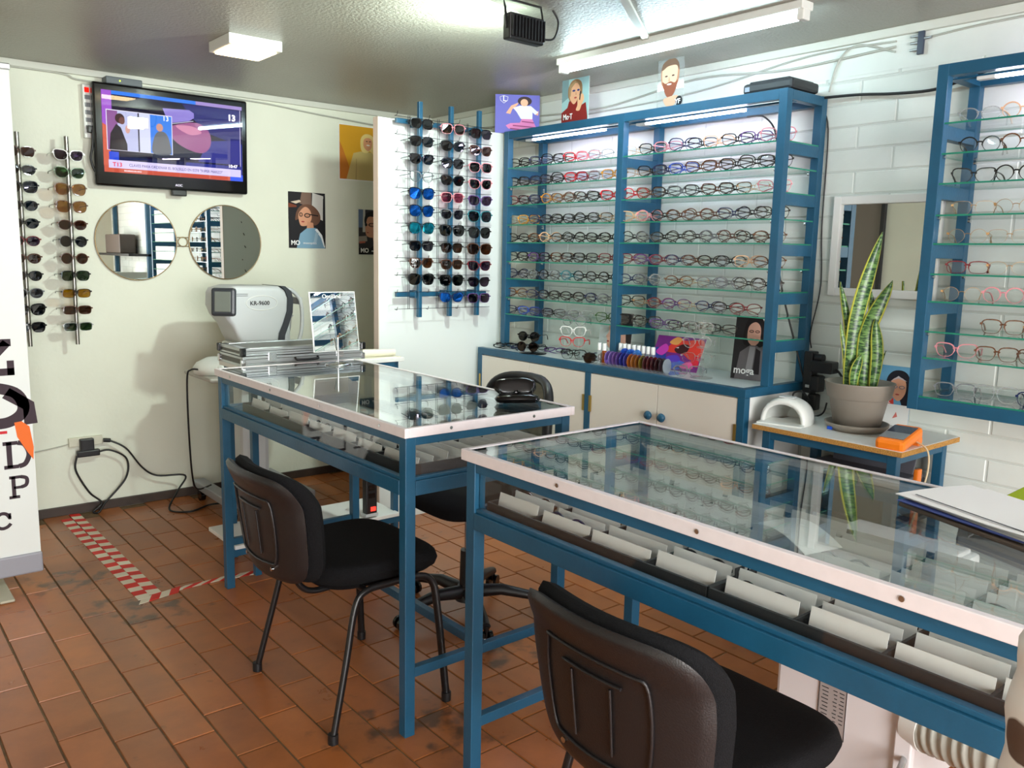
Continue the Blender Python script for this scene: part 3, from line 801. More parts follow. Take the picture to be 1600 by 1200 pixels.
# ================================================================ CHAIRS
def visitor_chair(label, x, y, rz=0.0):
    t = thing('visitor_chair', label, 'chair', (x, y, 0), rz)
    TB = mat('black_tube', (20, 20, 22), .32)
    for s in (-1, 1):
        pts = [(-.22, s*.28, .012), (-.165, s*.262, .23), (-.125, s*.247, .39), (-.085, s*.243, .432), (.0, s*.242, .437), (.10, s*.243, .437), (.15, s*.248, .41), (.165, s*.258, .33), (.19, s*.28, .012)]
        MB().tube(spline(pts, 5), .0135, 8, flat=.8).build('leg_frame', TB, t)
        for px in (-.22, .19): MB().cyl((px, s*.28, 0), (px, s*.28, .03), .016, n=10).build('foot_cap', BLACKP, t)
        # flat tube that carries the backrest
        pts = [(.05, s*.13, .435), (-.12, s*.13, .428), (-.20, s*.13, .425), (-.245, s*.13, .45), (-.275, s*.13, .52), (-.315, s*.13, .68)]
        MB().tube(spline(pts, 5), .013, 8, flat=.75).build('back_support', TB, t)
    MB().tube([(-.08, -.243, .43), (-.08, .243, .43)], .010, 8).build('cross_tube', TB, t)
    MB().tube([(.10, -.243, .43), (.10, .243, .43)], .010, 8).build('cross_tube', TB, t)
    def fseat(a, b, h):
        return (.02+a, b*(1.0+.06*(a/.23)), .462+h-.012*max(0, (a-.12)/.1)**2+.010*(b/.23)**2)
    pad(.226, .236, .070, 32, 3.3, fseat, 8).build('seat', FABRIC, t)
    pad(.205, .215, .024, 14, 4.2, lambda a, b, h: (.015+a, b, .434+h)).build('seat_shell', SHELL, t)
    def fback(off):
        def f(a, b, h):
            # a: across, b: up
            z = .636+b*.98
            lean = -.300-(z-.5)*.115-.030*max(0, (z-.72)/.08)
            cur = .055*(a/.24)**2
            narrow = 1.0-.09*max(0, (.66-z)/.18)
            return (lean+cur+off-h, a*narrow, z)
        return f
    pad(.238, .180, .062, 22, 5.2, fback(.036), 5).build('back_cushion', FABRIC, t)
    sh = pad(.230, .176, .040, 22, 5.2, fback(-.004), 5)
    sh.build('back_shell', SHELL, t)
    # raised ribs and sunken panel line moulded on the rear of the shell
    rb = MB()
    def bp(a, b, o): 
        q = fback(-.008)(a, b, .019+o); return q
    loop = spline([(-.13, .075, 0), (-.13, -.09, 0), (-.08, -.115, 0), (.08, -.115, 0), (.13, -.09, 0), (.13, .075, 0), (.09, .095, 0), (-.09, .095, 0)], 5, True)
    rb.tube([bp(p.x, p.y, 0) for p in loop], .004, 5, closed=True)
    for a in (-.05, .05):
        rb.tube([bp(a, -.09+.02*i, .001) for i in range(8)], .003, 5)
    rb.tube([bp(-.075+.015*i, .06, .001) for i in range(11)], .004, 5)
    rb.build('moulded_rib', SHELL, t)
    for s in (-1, 1): MB().cyl(bp(s*.10, -.13, -.004), bp(s*.10, -.13, .003), .006, n=10).build('screw', CHROME, t)
    return t
visitor_chair('black fabric visitor chair pulled up to the farther glass counter, seen whole', 1.30, 2.39)
visitor_chair('black fabric visitor chair in the lower right foreground, cut by the frame', 1.385, 1.015)

# office chair
t = thing('office_chair', 'black swivel office chair with mesh back behind the two glass counters', 'chair', (1.95, 2.62, 0))
MB().cyl((0, 0, .07), (0, 0, .27), .034, .030, 20).build('gas_column_cover', BLACKP, t)
MB().cyl((0, 0, .25), (0, 0, .45), .014, n=16).build('gas_piston', CHROME, t)
MB().cyl((0, 0, .06), (0, 0, .12), .05, .04, 20).build('hub', BLACKP, t)
for k in range(5):
    a = 2*PI*k/5+.55; ca, sa = math.cos(a), math.sin(a)
    P = [(ca*r_, sa*r_, z) for r_, z in ((.03, .095), (.14, .105), (.25, .085), (.30, .072))]
    o = MB().tube(P, .022, 8, rs=[.030, .025, .020, .017]).build('base_arm', BLACKP, t)
    c = MB()
    for s in (-1, 1):
        px, py = ca*.30-sa*s*.016, sa*.30+ca*s*.016
        c.cyl((px-sa*s*-.007, py+ca*s*-.007, .027), (px+sa*s*-.007, py-ca*s*-.007, .027), .027, n=16)
    c.cyl((ca*.30, sa*.30, .03), (ca*.30, sa*.30, .075), .010, n=8)
    c.build('caster', BLACKG, t)
pad(.235, .235, .06, 14, 4, lambda a, b, h: (a+.02, b, .485+h-.015*max(0, (-a-.15)/.08)**2)).build('seat', FABRIC, t)
MB().box((-.11, -.09, .435), (.12, .09, .46), bev=.01).build('mechanism', BLACKP, t)
MB().tube(spline([(.08, 0, .44), (.24, 0, .45), (.30, 0, .50), (.31, 0, .60), (.30, 0, .72)], 5), .018, 8, flat=.7).build('back_bar', BLACKP, t)
def fb(a, b, h): return (.262+.03-.07*(a/.21)**2+.09*(b+.13)*.6-h, a, .80+b)
ring = [(.20*math.copysign(abs(math.cos(q))**.6, math.cos(q)), .155*math.copysign(abs(math.sin(q))**.6, math.sin(q))) for q in [2*PI*i/40 for i in range(40)]]
MB().tube([fb(a, b, 0) for a, b in ring], .020, 8, closed=True, flat=.8).build('back_frame', BLACKP, t)
mesh_m = glassy('mesh_weave', (.55, .55, .50), .0, .35, (60, 60, 58))
pad(.195, .150, .004, 12, 4, fb).build('mesh_panel', mesh_m, t)
MB().box((.21, -.05, .80), (.235, .05, .86), bev=.01).build('lumbar_block', BLACKP, t)

# ================================================================ DESK BEHIND THE FARTHER COUNTER
t = thing('side_desk', 'white topped desk with blue legs behind the farther counter holding the aluminium case', 'desk', (0, 0, 0))
MB().box((1.40, 3.50, .925), (2.20, 3.815, .945), bev=.002).build('desk_top', WHITE_LAM, t)
for x, y in ((1.42, 3.50), (2.15, 3.52), (1.42, 3.78), (2.15, 3.78)):
    MB().box((x, y, 0), (x+.03, y+.03, .925), bev=.002).build('leg', BLUE, t)
MB().box((1.45, 3.505, .885), (2.15, 3.53, .925)).build('rail', BLUE, t)
MB().box((1.32, 3.475, .150), (2.16, 3.80, .168), bev=.002).build('low_shelf', WHITE_LAM, t)
MB().box((1.30, 3.478, .120), (2.16, 3.498, .150)).build('shelf_rail', BLUE, t)

t = thing('aluminium_case', 'flat aluminium trial lens case with black panels behind the farther counter', 'case', (1.40, 3.53, .945))
Wc, Dc, Hc = .585, .27, .078
MB().box((0, 0, 0), (Wc, Dc, .044), bev=.004).build('case_base', mat('case_black_panel', (62, 60, 52), .35), t)
MB().box((0, 0, .047), (Wc, Dc, Hc), bev=.004).build('case_lid', mat('case_black_panel', (62, 60, 52), .35), t)
for z0, z1 in ((-.000, .012), (.033, .044), (.047, .056), (.068, .080)):
    e = MB()
    e.box((-.002, -.002, z0), (Wc+.002, .008, z1), bev=.001); e.box((-.002, Dc-.008, z0), (Wc+.002, Dc+.002, z1), bev=.001)
    e.box((-.002, 0, z0), (.008, Dc, z1), bev=.001); e.box((Wc-.008, 0, z0), (Wc+.002, Dc, z1), bev=.001)
    e.build('aluminium_edge', ALU, t)
e = MB(); e.box((0, 0, Hc-.001), (Wc, .03, Hc+.003), bev=.001); e.box((0, Dc-.03, Hc-.001), (Wc, Dc, Hc+.003), bev=.001); e.box((0, 0, Hc-.001), (.03, Dc, Hc+.003), bev=.001); e.box((Wc-.03, 0, Hc-.001), (Wc, Dc, Hc+.003), bev=.001)
e.box((.0, .012, .014), (Wc, -.0025, .031)); e.box((.0, .012, .058), (Wc, -.0025, .066)); e.build('aluminium_band', ALU, t)
for x in (0, Wc):
    for y in (0, Dc):
        MB().box((x-.012, y-.012, .047), (x+.012, y+.012, Hc+.005), bev=.005).build('corner_cap', BLACKG if y == 0 else BLACKP, t)
        MB().box((x-.010, y-.010, -.0), (x+.010, y+.010, .034), bev=.004).build('corner_cap', CHROME, t)
for x in (.13, .46):
    MB().box((x-.02, -.012, .022), (x+.02, -.002, .062), bev=.003).build('latch', CHROME, t)
MB().tube(spline([(.24, -.004, .03), (.25, -.02, .02), (.34, -.02, .02), (.35, -.004, .03)], 4), .005, 6).build('handle', BLACKP, t)

t = thing('table_mirror', 'rectangular mirror on a chrome stand at the back of the farther counter', 'mirror', (1.757, 3.34, .957))
MB().lathe([(0, .0), (.060, .0), (.060, .004), (.045, .008), (.012, .012), (0, .012)], n=28).build('stand_base', CHROME, t)
MB().cyl((0, 0, .01), (0, 0, .12), .004, n=10).build('stand_rod', CHROME, t)
mr = MB().box((-.108, -.003, .062), (.108, .002, .318), bev=.001).build('mirror_plate', MIRROR, t)
e = MB(); e.box((-.112, -.001, .058), (.112, .004, .322)); e.build('mirror_back', WPLAST, t).rotation_euler = (-.17, 0, 0)
mr.rotation_euler = (-.17, 0, 0)
text('Optiland', .026, (-.052, .0445, .2895), (PI/2-.17, 0, 0), PAPER, t)

t = thing('tissue_roll', 'cream paper roll lying on the right end of the side desk', 'paper roll', (2.06, 3.56, .945))
MB().cyl((-.10, .02, .022), (.11, -.02, .022), .022, .016, 14).build('roll', mat('cream_paper', (226, 222, 204), .8), t)
MB().box((-.12, -.05, 0), (.13, .04, .003)).build('sheet', mat('cream_paper', (226, 222, 204), .8), t)

# open spectacle case on the farther counter
t = thing('glasses_case', 'open black glasses case lying on the right corner of the farther counter', 'glasses case', (1.80, 2.15, .958), math.radians(-28))
def lowr(a, b, h): return (a, b, .016+h-.004*(a/.08)**2)
pad(.078, .036, .030, 12, 3, lowr).build('case_bottom', BLACKG, t)
def upr(a, b, h): return (a, .040+b*.35-h*.9, .050+b*.8)
pad(.074, .034, .024, 12, 3, upr).build('case_lid', BLACKG, t)
eyewear('eyeglasses', 'dark folded eyeglasses lying in the open black glasses case', 'k', 'rectangular', 'c', (1.80, 2.15, .990), math.radians(-28), True, tilt=-1.35, big=.9)

# ================================================================ REFRACTOMETER ON ITS STAND
t = thing('instrument_stand', 'grey wheeled instrument stand beneath the refractometer by the television wall', 'stand', (0, 0, 0))
MB().box((1.50, 4.22, .775), (2.10, 4.62, .80), bev=.012).build('platform', mat('warm_grey_plastic', (176, 172, 164), .45), t)
MB().box((1.70, 4.33, .12), (1.86, 4.55, .775), bev=.03).build('column', LGREY, t)
STG = mat('stand_grey_metal', (150, 152, 158), .4)
MB().box((1.60, 4.28, .075), (1.67, 4.85, .12), bev=.006).build('base_beam', STG, t)
MB().box((2.02, 4.24, .075), (2.08, 4.85, .12), bev=.006).build('base_beam', STG, t)
MB().box((1.66, 4.48, .078), (2.03, 4.58, .118), bev=.006).build('base_beam', STG, t)
for x, y in ((1.635, 4.32), (1.635, 4.80), (2.05, 4.28), (2.05, 4.80)):
    MB().cyl((x-.014, y, .032), (x+.014, y, .032), .032, n=18).build('caster', BLACKG, t)
    MB().cyl((x, y, .03), (x, y, .08), .012, n=8).build('caster_stem', BLACKP, t)
t = thing('autorefractor', 'white autorefractor eye testing machine with grey tilted screen on the wheeled stand', 'eye testing machine', (0, 0, 0))
MB().lathe([(0, .002), (.115, .002), (.118, .035), (.10, .06), (.05, .085), (0, .09)], (1.60, 4.40, .80), 28).build('base_dome', WPLAST, t)
MB().box((1.56, 4.28, .802), (2.05, 4.52, .86), bev=.03).build('base_body', WPLAST, t)
MB().box((1.66, 4.31, .85), (1.92, 4.50, .965), bev=.02).build('slide_block', WPLAST, t)
prof = [(1.585, 1.225), (1.60, 1.25), (1.66, 1.266), (1.90, 1.262), (1.935, 1.24), (1.95, 1.20), (1.948, 1.13), (1.925, 1.06), (1.90, 1.01), (1.893, .965), (1.685, .965), (1.665, 1.0), (1.64, 1.06), (1.60, 1.11), (1.58, 1.16)]
bm = bmesh.new(); vs = [bm.verts.new((x, 4.26, z)) for x, z in prof]; f = bm.faces.new(vs)
r_ = bmesh.ops.extrude_face_region(bm, geom=[f]); bmesh.ops.translate(bm, verts=[v for v in r_['geom'] if isinstance(v, bmesh.types.BMVert)], vec=(0, .24, 0))
bmesh.ops.recalc_face_normals(bm, faces=bm.faces)
caps = [e for e in bm.edges if abs(e.verts[0].co.y-e.verts[1].co.y) < 1e-5]
bmesh.ops.bevel(bm, geom=caps, offset=.022, segments=4, affect='EDGES', profile=.5)
mb = MB(); mb.from_bm(bm, 0, True); bm.free()
mb.build('housing', LGREY, t)
st = [(1.905, 1.264), (1.93, 1.262), (1.965, 1.235), (1.975, 1.19), (1.970, 1.12), (1.945, 1.05), (1.925, 1.0), (1.92, .955), (1.89, .955), (1.893, 1.01), (1.915, 1.06), (1.94, 1.13), (1.945, 1.20), (1.93, 1.24)]
MB().prism([(x, 4.256, z) for x, z in st], (0, .248, 0)).build('face_band', mat('slate_plastic', (52, 56, 62), .35), t)
MB().tube(spline([(1.945, 4.30, 1.245), (1.99, 4.30, 1.235), (2.035, 4.30, 1.18), (2.045, 4.30, 1.08), (2.03, 4.30, .98), (1.99, 4.30, .93)], 6), .011, 8).build('headrest_arch', LGREY, t)
MB().tube(spline([(1.945, 4.46, 1.245), (1.99, 4.46, 1.235), (2.035, 4.46, 1.18), (2.045, 4.46, 1.08), (2.03, 4.46, .98), (1.99, 4.46, .93)], 6), .011, 8).build('headrest_arch', LGREY, t)
MB().box((2.03, 4.29, 1.16), (2.045, 4.47, 1.20), bev=.005).build('forehead_pad', LGREY, t)
MB().lathe([(0, .02), (.012, .02), (.028, .05), (.034, .055), (.03, .045), (.0, .035)], (1.985, 4.36, 1.045), 20).build('chin_cup', LGREY, t)
MB().cyl((1.985, 4.36, .93), (1.985, 4.36, 1.07), .014, n=14).build('chin_post', LGREY, t)
MB().cyl((1.945, 4.33, .95), (1.945, 4.33, 1.035), .03, n=18).build('eyepiece_tube', LGREY, t)
sc_ = MB().box((-.062, -.018, -.072), (.062, .018, .072), bev=.014).build('screen_housing', mat('slate_plastic', (52, 56, 62), .35), t, (1.590, 4.24, 1.185))
sc_.rotation_euler = (math.radians(-6), 0, math.radians(-38))
s2 = MB().box((-.040, -.0205, -.050), (.040, -.0175, .052), bev=.001).build('screen', mat('pale_lcd', (112, 118, 112), .25), sc_)
text('KR-9600', .030, (1.735, 4.2585, 1.165), (PI/2, 0, 0), mat('dark_ink', (40, 42, 46), .5), t, bold=.0006)
ov = MB().tube([(1.80+.085*math.cos(q), 4.2595, 1.175+.038*math.sin(q)) for q in [2*PI*i/36 for i in range(36)]], .0022, 5, closed=True).build('moulded_ring', WPLAST, t)
for z in (1.222, 1.213): MB().box((1.665, 4.2585, z), (1.725, 4.2597, z+.002)).build('small_print', mat('dark_ink', (40, 42, 46), .5), t)
cable('power_cable', [(1.50, 4.36, .83), (1.46, 4.38, .83), (1.445, 4.40, .78), (1.46, 4.45, .5), (1.52, 4.6, .2), (1.58, 4.7, .10), (1.62, 4.6, .14)], .005, BC, 'black cable hanging from the autorefractor base down to the stand foot')

# ================================================================ TELEVISION WALL
t = thing('television', 'black flat television showing a news programme high on the back wall', 'television', (1.580, 4.86, 2.03))
t.rotation_euler = (math.radians(2.0), 0, 0)
TW_, TH_ = .82, .525
MB().box((-TW_/2, 0, -TH_/2), (TW_/2, .045, TH_/2), bev=.012).build('bezel', BLACKG, t)
MB().box((-TW_/2+.10, .045, -.18), (TW_/2-.10, .075, .16), bev=.01).build('rear_shell', BLACKP, t)
MB().box((-.02, .005, -TH_/2-.03), (.06, .04, -TH_/2+.005), bev=.006).build('ir_box', BLACKP, t)
MB().box((-.06, .05, -.05), (.06, YB-4.862, .05)).build('wall_bracket', BLACKP, t)
sw, sh_ = .745, .415
scr = bpy.data.objects.new('screen', None); C.objects.link(scr); scr.parent = t; scr.location = (-sw/2+.004, -.0005, -sh_/2+.018)
n_ = 14
shp = [((24, 22, 62), [(0, 0), (1, 0), (1, 1), (0, 1)]),
       ((40, 44, 130), [(.55, 0), (1, 0), (1, .5), (.8, .55), (.6, .45)]),
       ((150, 84, 190), [(0, .55), (.065, .55), (.065, 1), (0, 1)]), ((196, 90, 70), [(0, .08), (.05, .08), (.045, .55), (0, .6)]),
       ((54, 118, 220), [(.065, .955), (.65, .955), (.65, 1), (.065, 1)]), ((150, 130, 190), [(.65, .955), (1, .955), (1, 1), (.65, 1)]),
       ((22, 18, 40), [(.07, .20), (.985, .20), (.985, .945), (.07, .945)]),
       ((38, 38, 104), [(.55, .945), (.985, .945), (.985, .48), (.74, .60), (.62, .78)]),
       ((52, 52, 128), [(.74, .50), (.985, .55), (.985, .22), (.66, .22)]),
       ((146, 84, 130), [(.44, .60), (.52, .68), (.66, .72), (.745, .62), (.755, .45), (.70, .34), (.60, .36), (.50, .45)], True),
       ((196, 130, 160), [(.50, .655), (.62, .67), (.69, .60), (.60, .56)], True),
       ((134, 120, 196), [(.41, .86), (.60, .875), (.635, .84), (.635, .78), (.60, .735), (.45, .68)]),
       ((206, 200, 224), [(.45, .665), (.63, .735), (.63, .742), (.45, .672)]),
       ((216, 214, 232), [(.025, .275), (.475, .275), (.475, .77), (.025, .77)]),
       ((132, 84, 140), [(.030, .28), (.10, .28), (.10, .76), (.030, .76)]),
       ((176, 180, 214), [(.10, .28), (.24, .28), (.24, .76), (.10, .76)]), ((196, 200, 226), [(.24, .28), (.32, .28), (.32, .76), (.24, .76)]),
       ((52, 50, 66), [(.235, .28), (.245, .28), (.245, .76), (.235, .76)]), ((50, 118, 214), [(.32, .28), (.47, .28), (.47, .76), (.32, .76)]),
       ((34, 30, 40), [(.04, .28), (.05, .48), (.09, .60), (.12, .56), (.16, .36), (.16, .28)]), ((58, 38, 40), ell(.115, .67, .032, .062)), ((104, 66, 62), ell(.128, .645, .02, .045)),
       ((196, 150, 140), ell(.165, .545, .016, .05)), ((90, 92, 98), [(.335, .28), (.345, .48), (.38, .56), (.43, .54), (.455, .42), (.455, .28)], True), ((190, 138, 122), ell(.385, .61, .024, .05)),
       ((40, 70, 200), [(.035, .135), (.10, .135), (.10, .255), (.035, .255)]), ((206, 50, 60), [(.07, .115), (.10, .115), (.10, .14), (.07, .14)]),
       ((186, 78, 58), [(0, 0), (1, 0), (1, .085), (0, .085)]), ((60, 90, 220), [(.9, 0), (1, 0), (1, .085), (.9, .085)]),
       ((200, 190, 232), [(.03, .055), (.985, .055), (.985, .155), (.03, .155)]),
       ((206, 200, 226), [(.980, .2), (.984, .2), (.984, .95), (.980, .95)])]
pc = picture('screen_image', sw, sh_, shp, scr, -.0006, em=.75); 
MB().box((0, -.0002, 0), (sw, .001, sh_)).build('screen_glass', BLACKG, scr)
TX = lambda b, s, x, z, m, **k: text(b, s, (x*sw, -.0090, z*sh_), (PI/2, 0, 0), m, scr, **k)
inkd = emission('screen_ink_dark', (70, 60, 110), .6); inkr = emission('screen_ink_red', (214, 40, 60), .8); inkw = emission('screen_ink_white', (240, 236, 250), 1.0)
TX('T13', .030, .055, .075, inkr, bold=.0006); TX('CLAVES PARA ORDENAR EL BOLSILLO EN ESTE "SUPER MARZO"', .0205, .165, .085, inkd, sx=.86)
TX('13', .046, .885, .80, inkw, bold=.0018); TX('10:47', .024, .885, .175, inkw, bold=.0006); TX('13', .034, .405, .70, inkw)
TX('SIGUENOS EN VIVO', .010, .13, .02, inkw)
sgl = MB().box((0, -.0106, 0), (sw, -.0096, sh_)).build('screen_front', glassy('screen_gloss', (1, 1, 1), 1.0), scr)
text('AOC', .018, (-.005, -.001, -TH_/2+.022), (PI/2, 0, 0), inkw, t)
t = thing('set_top_box', 'small grey set top box with a green light above the television', 'set top box', (1.33, 4.875, 2.305))
MB().box((-.09, -.02, -.014), (.09, .06, .022), bev=.004).build('box', mat('slate_box', (84, 92, 98), .45), t)
MB().cyl((-.022, -.022, .004), (-.022, -.019, .004), .004, n=10).build('indicator_light', emission('green_led', (170, 230, 60), 2), t)
MB().box((-.02, 0, -.03), (.02, .04, -.012)).build('clip', BLACKP, t)
t = thing('power_strip', 'white wall power strip with red switch left of the television', 'power strip', (1.160, YB, 2.145))
MB().box((-.022, -.035, -.135), (.022, 0, .135), bev=.004).build('housing', WPLAST, t)
MB().box((-.012, -.038, .095), (.010, -.034, .12), bev=.001).build('switch', emission('red_switch', (220, 30, 20), .9), t)
for i in range(5):
    MB().box((-.013, -.0365, .06-.038*i), (.013, -.0345, .082-.038*i), bev=.001).build('socket', GREYP, t)
MB().box((-.012, -.065, -.11), (.02, -.035, -.075), bev=.004).build('plug', BLACKP, t)
cable('power_cable', [(1.17, 4.88, 2.05), (1.165, 4.88, 1.97), (1.155, 4.885, 1.90), (1.18, 4.89, 1.83), (1.23, 4.90, 1.80)], .006, BC, 'black cable looping from the wall power strip behind the television')

def round_mirror(x, z, label):
    t = thing('round_mirror', label, 'mirror', (x, YB, z))
    r = .213
    MB().cyl((0, -.012, 0), (0, -.002, 0), r, n=72).build('mirror_glass', MIRROR, t)
    MB().tube([(r*math.cos(q), -.010, r*math.sin(q)) for q in [2*PI*i/72 for i in range(72)]], .0035, 6, closed=True).build('thin_rim', mat('gold_rim', (150, 130, 96), .3, metal=.8), t)
    return t
round_mirror(1.380, 1.485, 'round wall mirror on the left under the television')
round_mirror(1.876, 1.490, 'round wall mirror on the right under the television, mostly reflecting grey')
t = thing('mirror_bridge', 'small gold ring joining the two round mirrors like spectacles', 'bridge', (1.629, YB-.008, 1.487))
MB().tube([(.026*math.cos(q), 0, .026*math.sin(q)) for q in [2*PI*i/28 for i in range(28)]], .003, 6, closed=True).build('ring', mat('gold_rim', (150, 130, 96), .3, metal=.8), t)
for z in (.025, -.025): MB().cyl((-.032, 0, z), (.032, 0, z), .0025, n=6).build('rod', mat('gold_rim', (150, 130, 96), .3, metal=.8), t)

def sock(x, z): return (x, YB, z)
t = thing('wall_socket', 'cream double wall socket with black adapters near the floor', 'socket', (1.065, YB, .395))
MB().box((-.085, -.02, -.022), (.085, 0, .028), bev=.004).build('plate', mat('cream_plastic', (206, 204, 186), .5), t)
MB().box((-.035, -.05, -.055), (.035, -.015, .022), bev=.006).build('adapter', BLACKP, t)
MB().box((-.055, -.06, -.075), (.06, -.03, -.04), bev=.006).build('plug', BLACKP, t)
MB().cyl((.085, -.03, .002), (.12, -.03, -.004), .011, n=10).build('plug', BLACKP, t)
cable('power_cable', [(1.01, 4.90, .33), (1.0, 4.90, .25), (1.06, 4.90, .12), (1.12, 4.90, .05), (1.075, 4.90, .006), (1.10, 4.88, .006), (1.14, 4.90, .05), (1.25, 4.90, .17), (1.26, 4.90, .28), (1.18, 4.90, .34), (1.12, 4.90, .34)], .0055, BC,
      'black cable hanging in a loop from the adapters to the floor')
cable('power_cable', [(1.185, 4.915, .39), (1.26, 4.90, .34), (1.34, 4.90, .22), (1.42, 4.90, .16), (1.56, 4.85, .15), (1.50, 4.80, .08), (1.42, 4.70, .007), (1.5, 4.60, .007), (1.62, 4.66, .007), (1.68, 4.62, .02)], .0055, BC,
      'black cable running from the wall socket across the floor to the wheeled stand')
cable('wall_cable', [(.66, YB-.008, .36), (.85, YB-.008, .372), (.98, YB-.008, .39)], .003, WC, 'thin pale cable coming to the wall socket from behind the banner')
t = thing('power_bar', 'black upright power bar with a glowing red switch fixed behind the farther counter', 'power bar', (2.0, 3.485, .35))
MB().box((-.03, -.012, -.16), (.03, .03, .12), bev=.005).build('housing', BLACKP, t)
for i in range(5): MB().box((-.018, -.014, .08-.04*i), (.018, -.011, .105-.04*i), bev=.001).build('socket', GREYP if 0 else BLACKG, t)
MB().box((-.006, -.015, -.145), (.020, -.011, -.125)).build('switch', emission('red_switch_lit', (255, 40, 30), 2.5), t)
MB().box((-.034, -.014, -.172), (.034, .032, -.158)).build('end_plate', LGREY, t)

# ================================================================ POSTERS
SK = (214, 160, 128); SKL = (232, 190, 160)
def poster(label, w, h, loc, rz, shapes, tilt=0.0, cat='poster', name='poster', frame=None):
    t = thing(name, label, cat, loc); t.rotation_euler = (tilt, 0, rz)
    MB().box((0, 0, 0), (w, .0015, h)).build('sheet', frame or PAPER, t)
    if shapes: picture('printed_picture', w, h, shapes, t)
    return t
def ptext(t, w, h, body, s, u, v, rgb=(245, 245, 245), **k):
    return text(body, s, (u*w, -.0082, v*h), (PI/2, 0, 0), ink(rgb), t, **k)
# purple, on the partition top
w_, h_ = .235, .205
t = poster('purple poster of a woman in white shirt and pink striped trousers above the partition', .25, .21, (3.02, 3.855, 2.131), math.radians(-35), [
    ((104, 104, 190), [(0, 0), (1, 0), (1, 1), (0, 1)]),
    ((226, 170, 140), [(.24, .52), (.36, .72), (.52, .80), (.50, .74), (.38, .62), (.34, .50)]),
    ((226, 170, 140), [(.86, .55), (.98, .60), (.97, .48), (.90, .50)]),
    ((218, 226, 236), [(.40, .66), (.55, .72), (.80, .72), (.97, .56), (.90, .50), (.84, .56), (.84, .38), (.58, .38), (.48, .56)]),
    ((52, 36, 40), ell(.66, .84, .16, .12)), ((232, 178, 150), ell(.65, .80, .085, .095)), ((52, 36, 40), [(.50, .84), (.66, .96), (.82, .84), (.72, .90), (.60, .89)]),
    ((206, 120, 176), [(.60, .38), (.84, .38), (.94, .14), (.88, .0), (.62, .06), (.30, .12), (.24, .20), (.34, .26), (.56, .28)]),
    ((140, 60, 110), [(.60, .33), (.88, .30), (.88, .27), (.60, .30)]), ((140, 60, 110), [(.40, .22), (.92, .18), (.92, .15), (.40, .19)]), ((140, 60, 110), [(.34, .14), (.90, .08), (.90, .05), (.34, .11)]),
    ((60, 30, 50), [(.52, .10), (.75, .04), (.76, .0), (.62, 0)])])
ptext(t, .25, .21, 'L', .045, .16, .82)
MB().tube([(p[0]*.25, -.0086, p[1]*.21) for p in [(.10, .93), (.19, .96), (.28, .93), (.27, .84), (.19, .77), (.11, .84)]], .0016, 5, closed=True).build('crest_print', ink((235, 235, 245)), t)
t = poster('pale blue poster of a blonde woman in a red jumper on the blue unit', .20, .225, (3.10, 3.39, 2.131), -PI/2, [
    ((156, 196, 200), [(0, 0), (1, 0), (1, 1), (0, 1)]), ((120, 150, 156), [(0, .5), (.25, .6), (.25, 1), (0, 1)]),
    ((150, 118, 84), [(.25, .60), (.24, .80), (.36, .95), (.55, .98), (.72, .90), (.76, .70), (.70, .50), (.40, .46)], True),
    ((132, 40, 36), [(0, 0), (0, .28), (.22, .38), (.28, .52), (.58, .50), (.62, .36), (.90, .44), (.97, .12), (.97, 0)]),
    ((222, 172, 138), [(.30, .60), (.30, .80), (.45, .92), (.62, .86), (.68, .70), (.60, .54), (.48, .44), (.38, .48)], True),
    ((168, 140, 104), [(.28, .62), (.28, .86), (.50, .95), (.66, .88), (.50, .90), (.36, .80), (.33, .62)]),
    ((60, 70, 130), ell(.45, .735, .06, .022)), ((60, 70, 130), ell(.62, .735, .05, .022)), ((170, 70, 66), ell(.52, .575, .05, .018)), ((190, 140, 112), [(.53, .72), (.56, .64), (.52, .635)]),
    ((226, 178, 140), [(.55, .30), (.60, .40), (.62, .58), (.78, .64), (.84, .52), (.76, .40), (.68, .28)], True), ((30, 34, 48), [(.66, .52), (.69, .70), (.73, .70), (.70, .50)])])
ptext(t, .20, .225, 'Mo·T', .040, .10, .11, sx=.8, bold=.0008)
t = poster('transparent poster of a smiling bearded man propped on the blue unit', .155, .222, (3.10, 2.735, 2.131), -PI/2, [
    ((168, 118, 92), [(.15, .86), (.14, .60), (.20, .46), (.36, .36), (.58, .36), (.76, .48), (.82, .64), (.80, .86), (.60, .98), (.34, .96)], True),
    ((224, 176, 146), [(.20, .84), (.19, .60), (.30, .48), (.50, .44), (.68, .52), (.75, .64), (.74, .84), (.5, .90)], True),
    ((104, 76, 58), [(.14, .80), (.20, .92), (.42, 1.0), (.66, .99), (.80, .88), (.80, .76), (.70, .86), (.40, .86), (.22, .80)], True),
    ((128, 66, 42), [(.20, .56), (.26, .40), (.38, .26), (.54, .24), (.68, .34), (.78, .56), (.66, .52), (.50, .555), (.32, .52)], True),
    ((240, 228, 220), ell(.46, .50, .09, .018)), ((60, 40, 36), ell(.34, .665, .055, .016)), ((60, 40, 36), ell(.60, .665, .055, .016)), ((196, 140, 112), [(.45, .66), (.50, .56), (.42, .555)]),
    ((206, 160, 132), [(.26, .20), (.40, .24), (.66, .26), (.82, .24), (.72, .10), (.52, .04), (.36, .08)], True),
    ((18, 20, 24), ell(.86, .14, .13, .10))], frame=ACRYL)
ptext(t, .155, .222, 'YF', .030, .74, .085, bold=.0006)
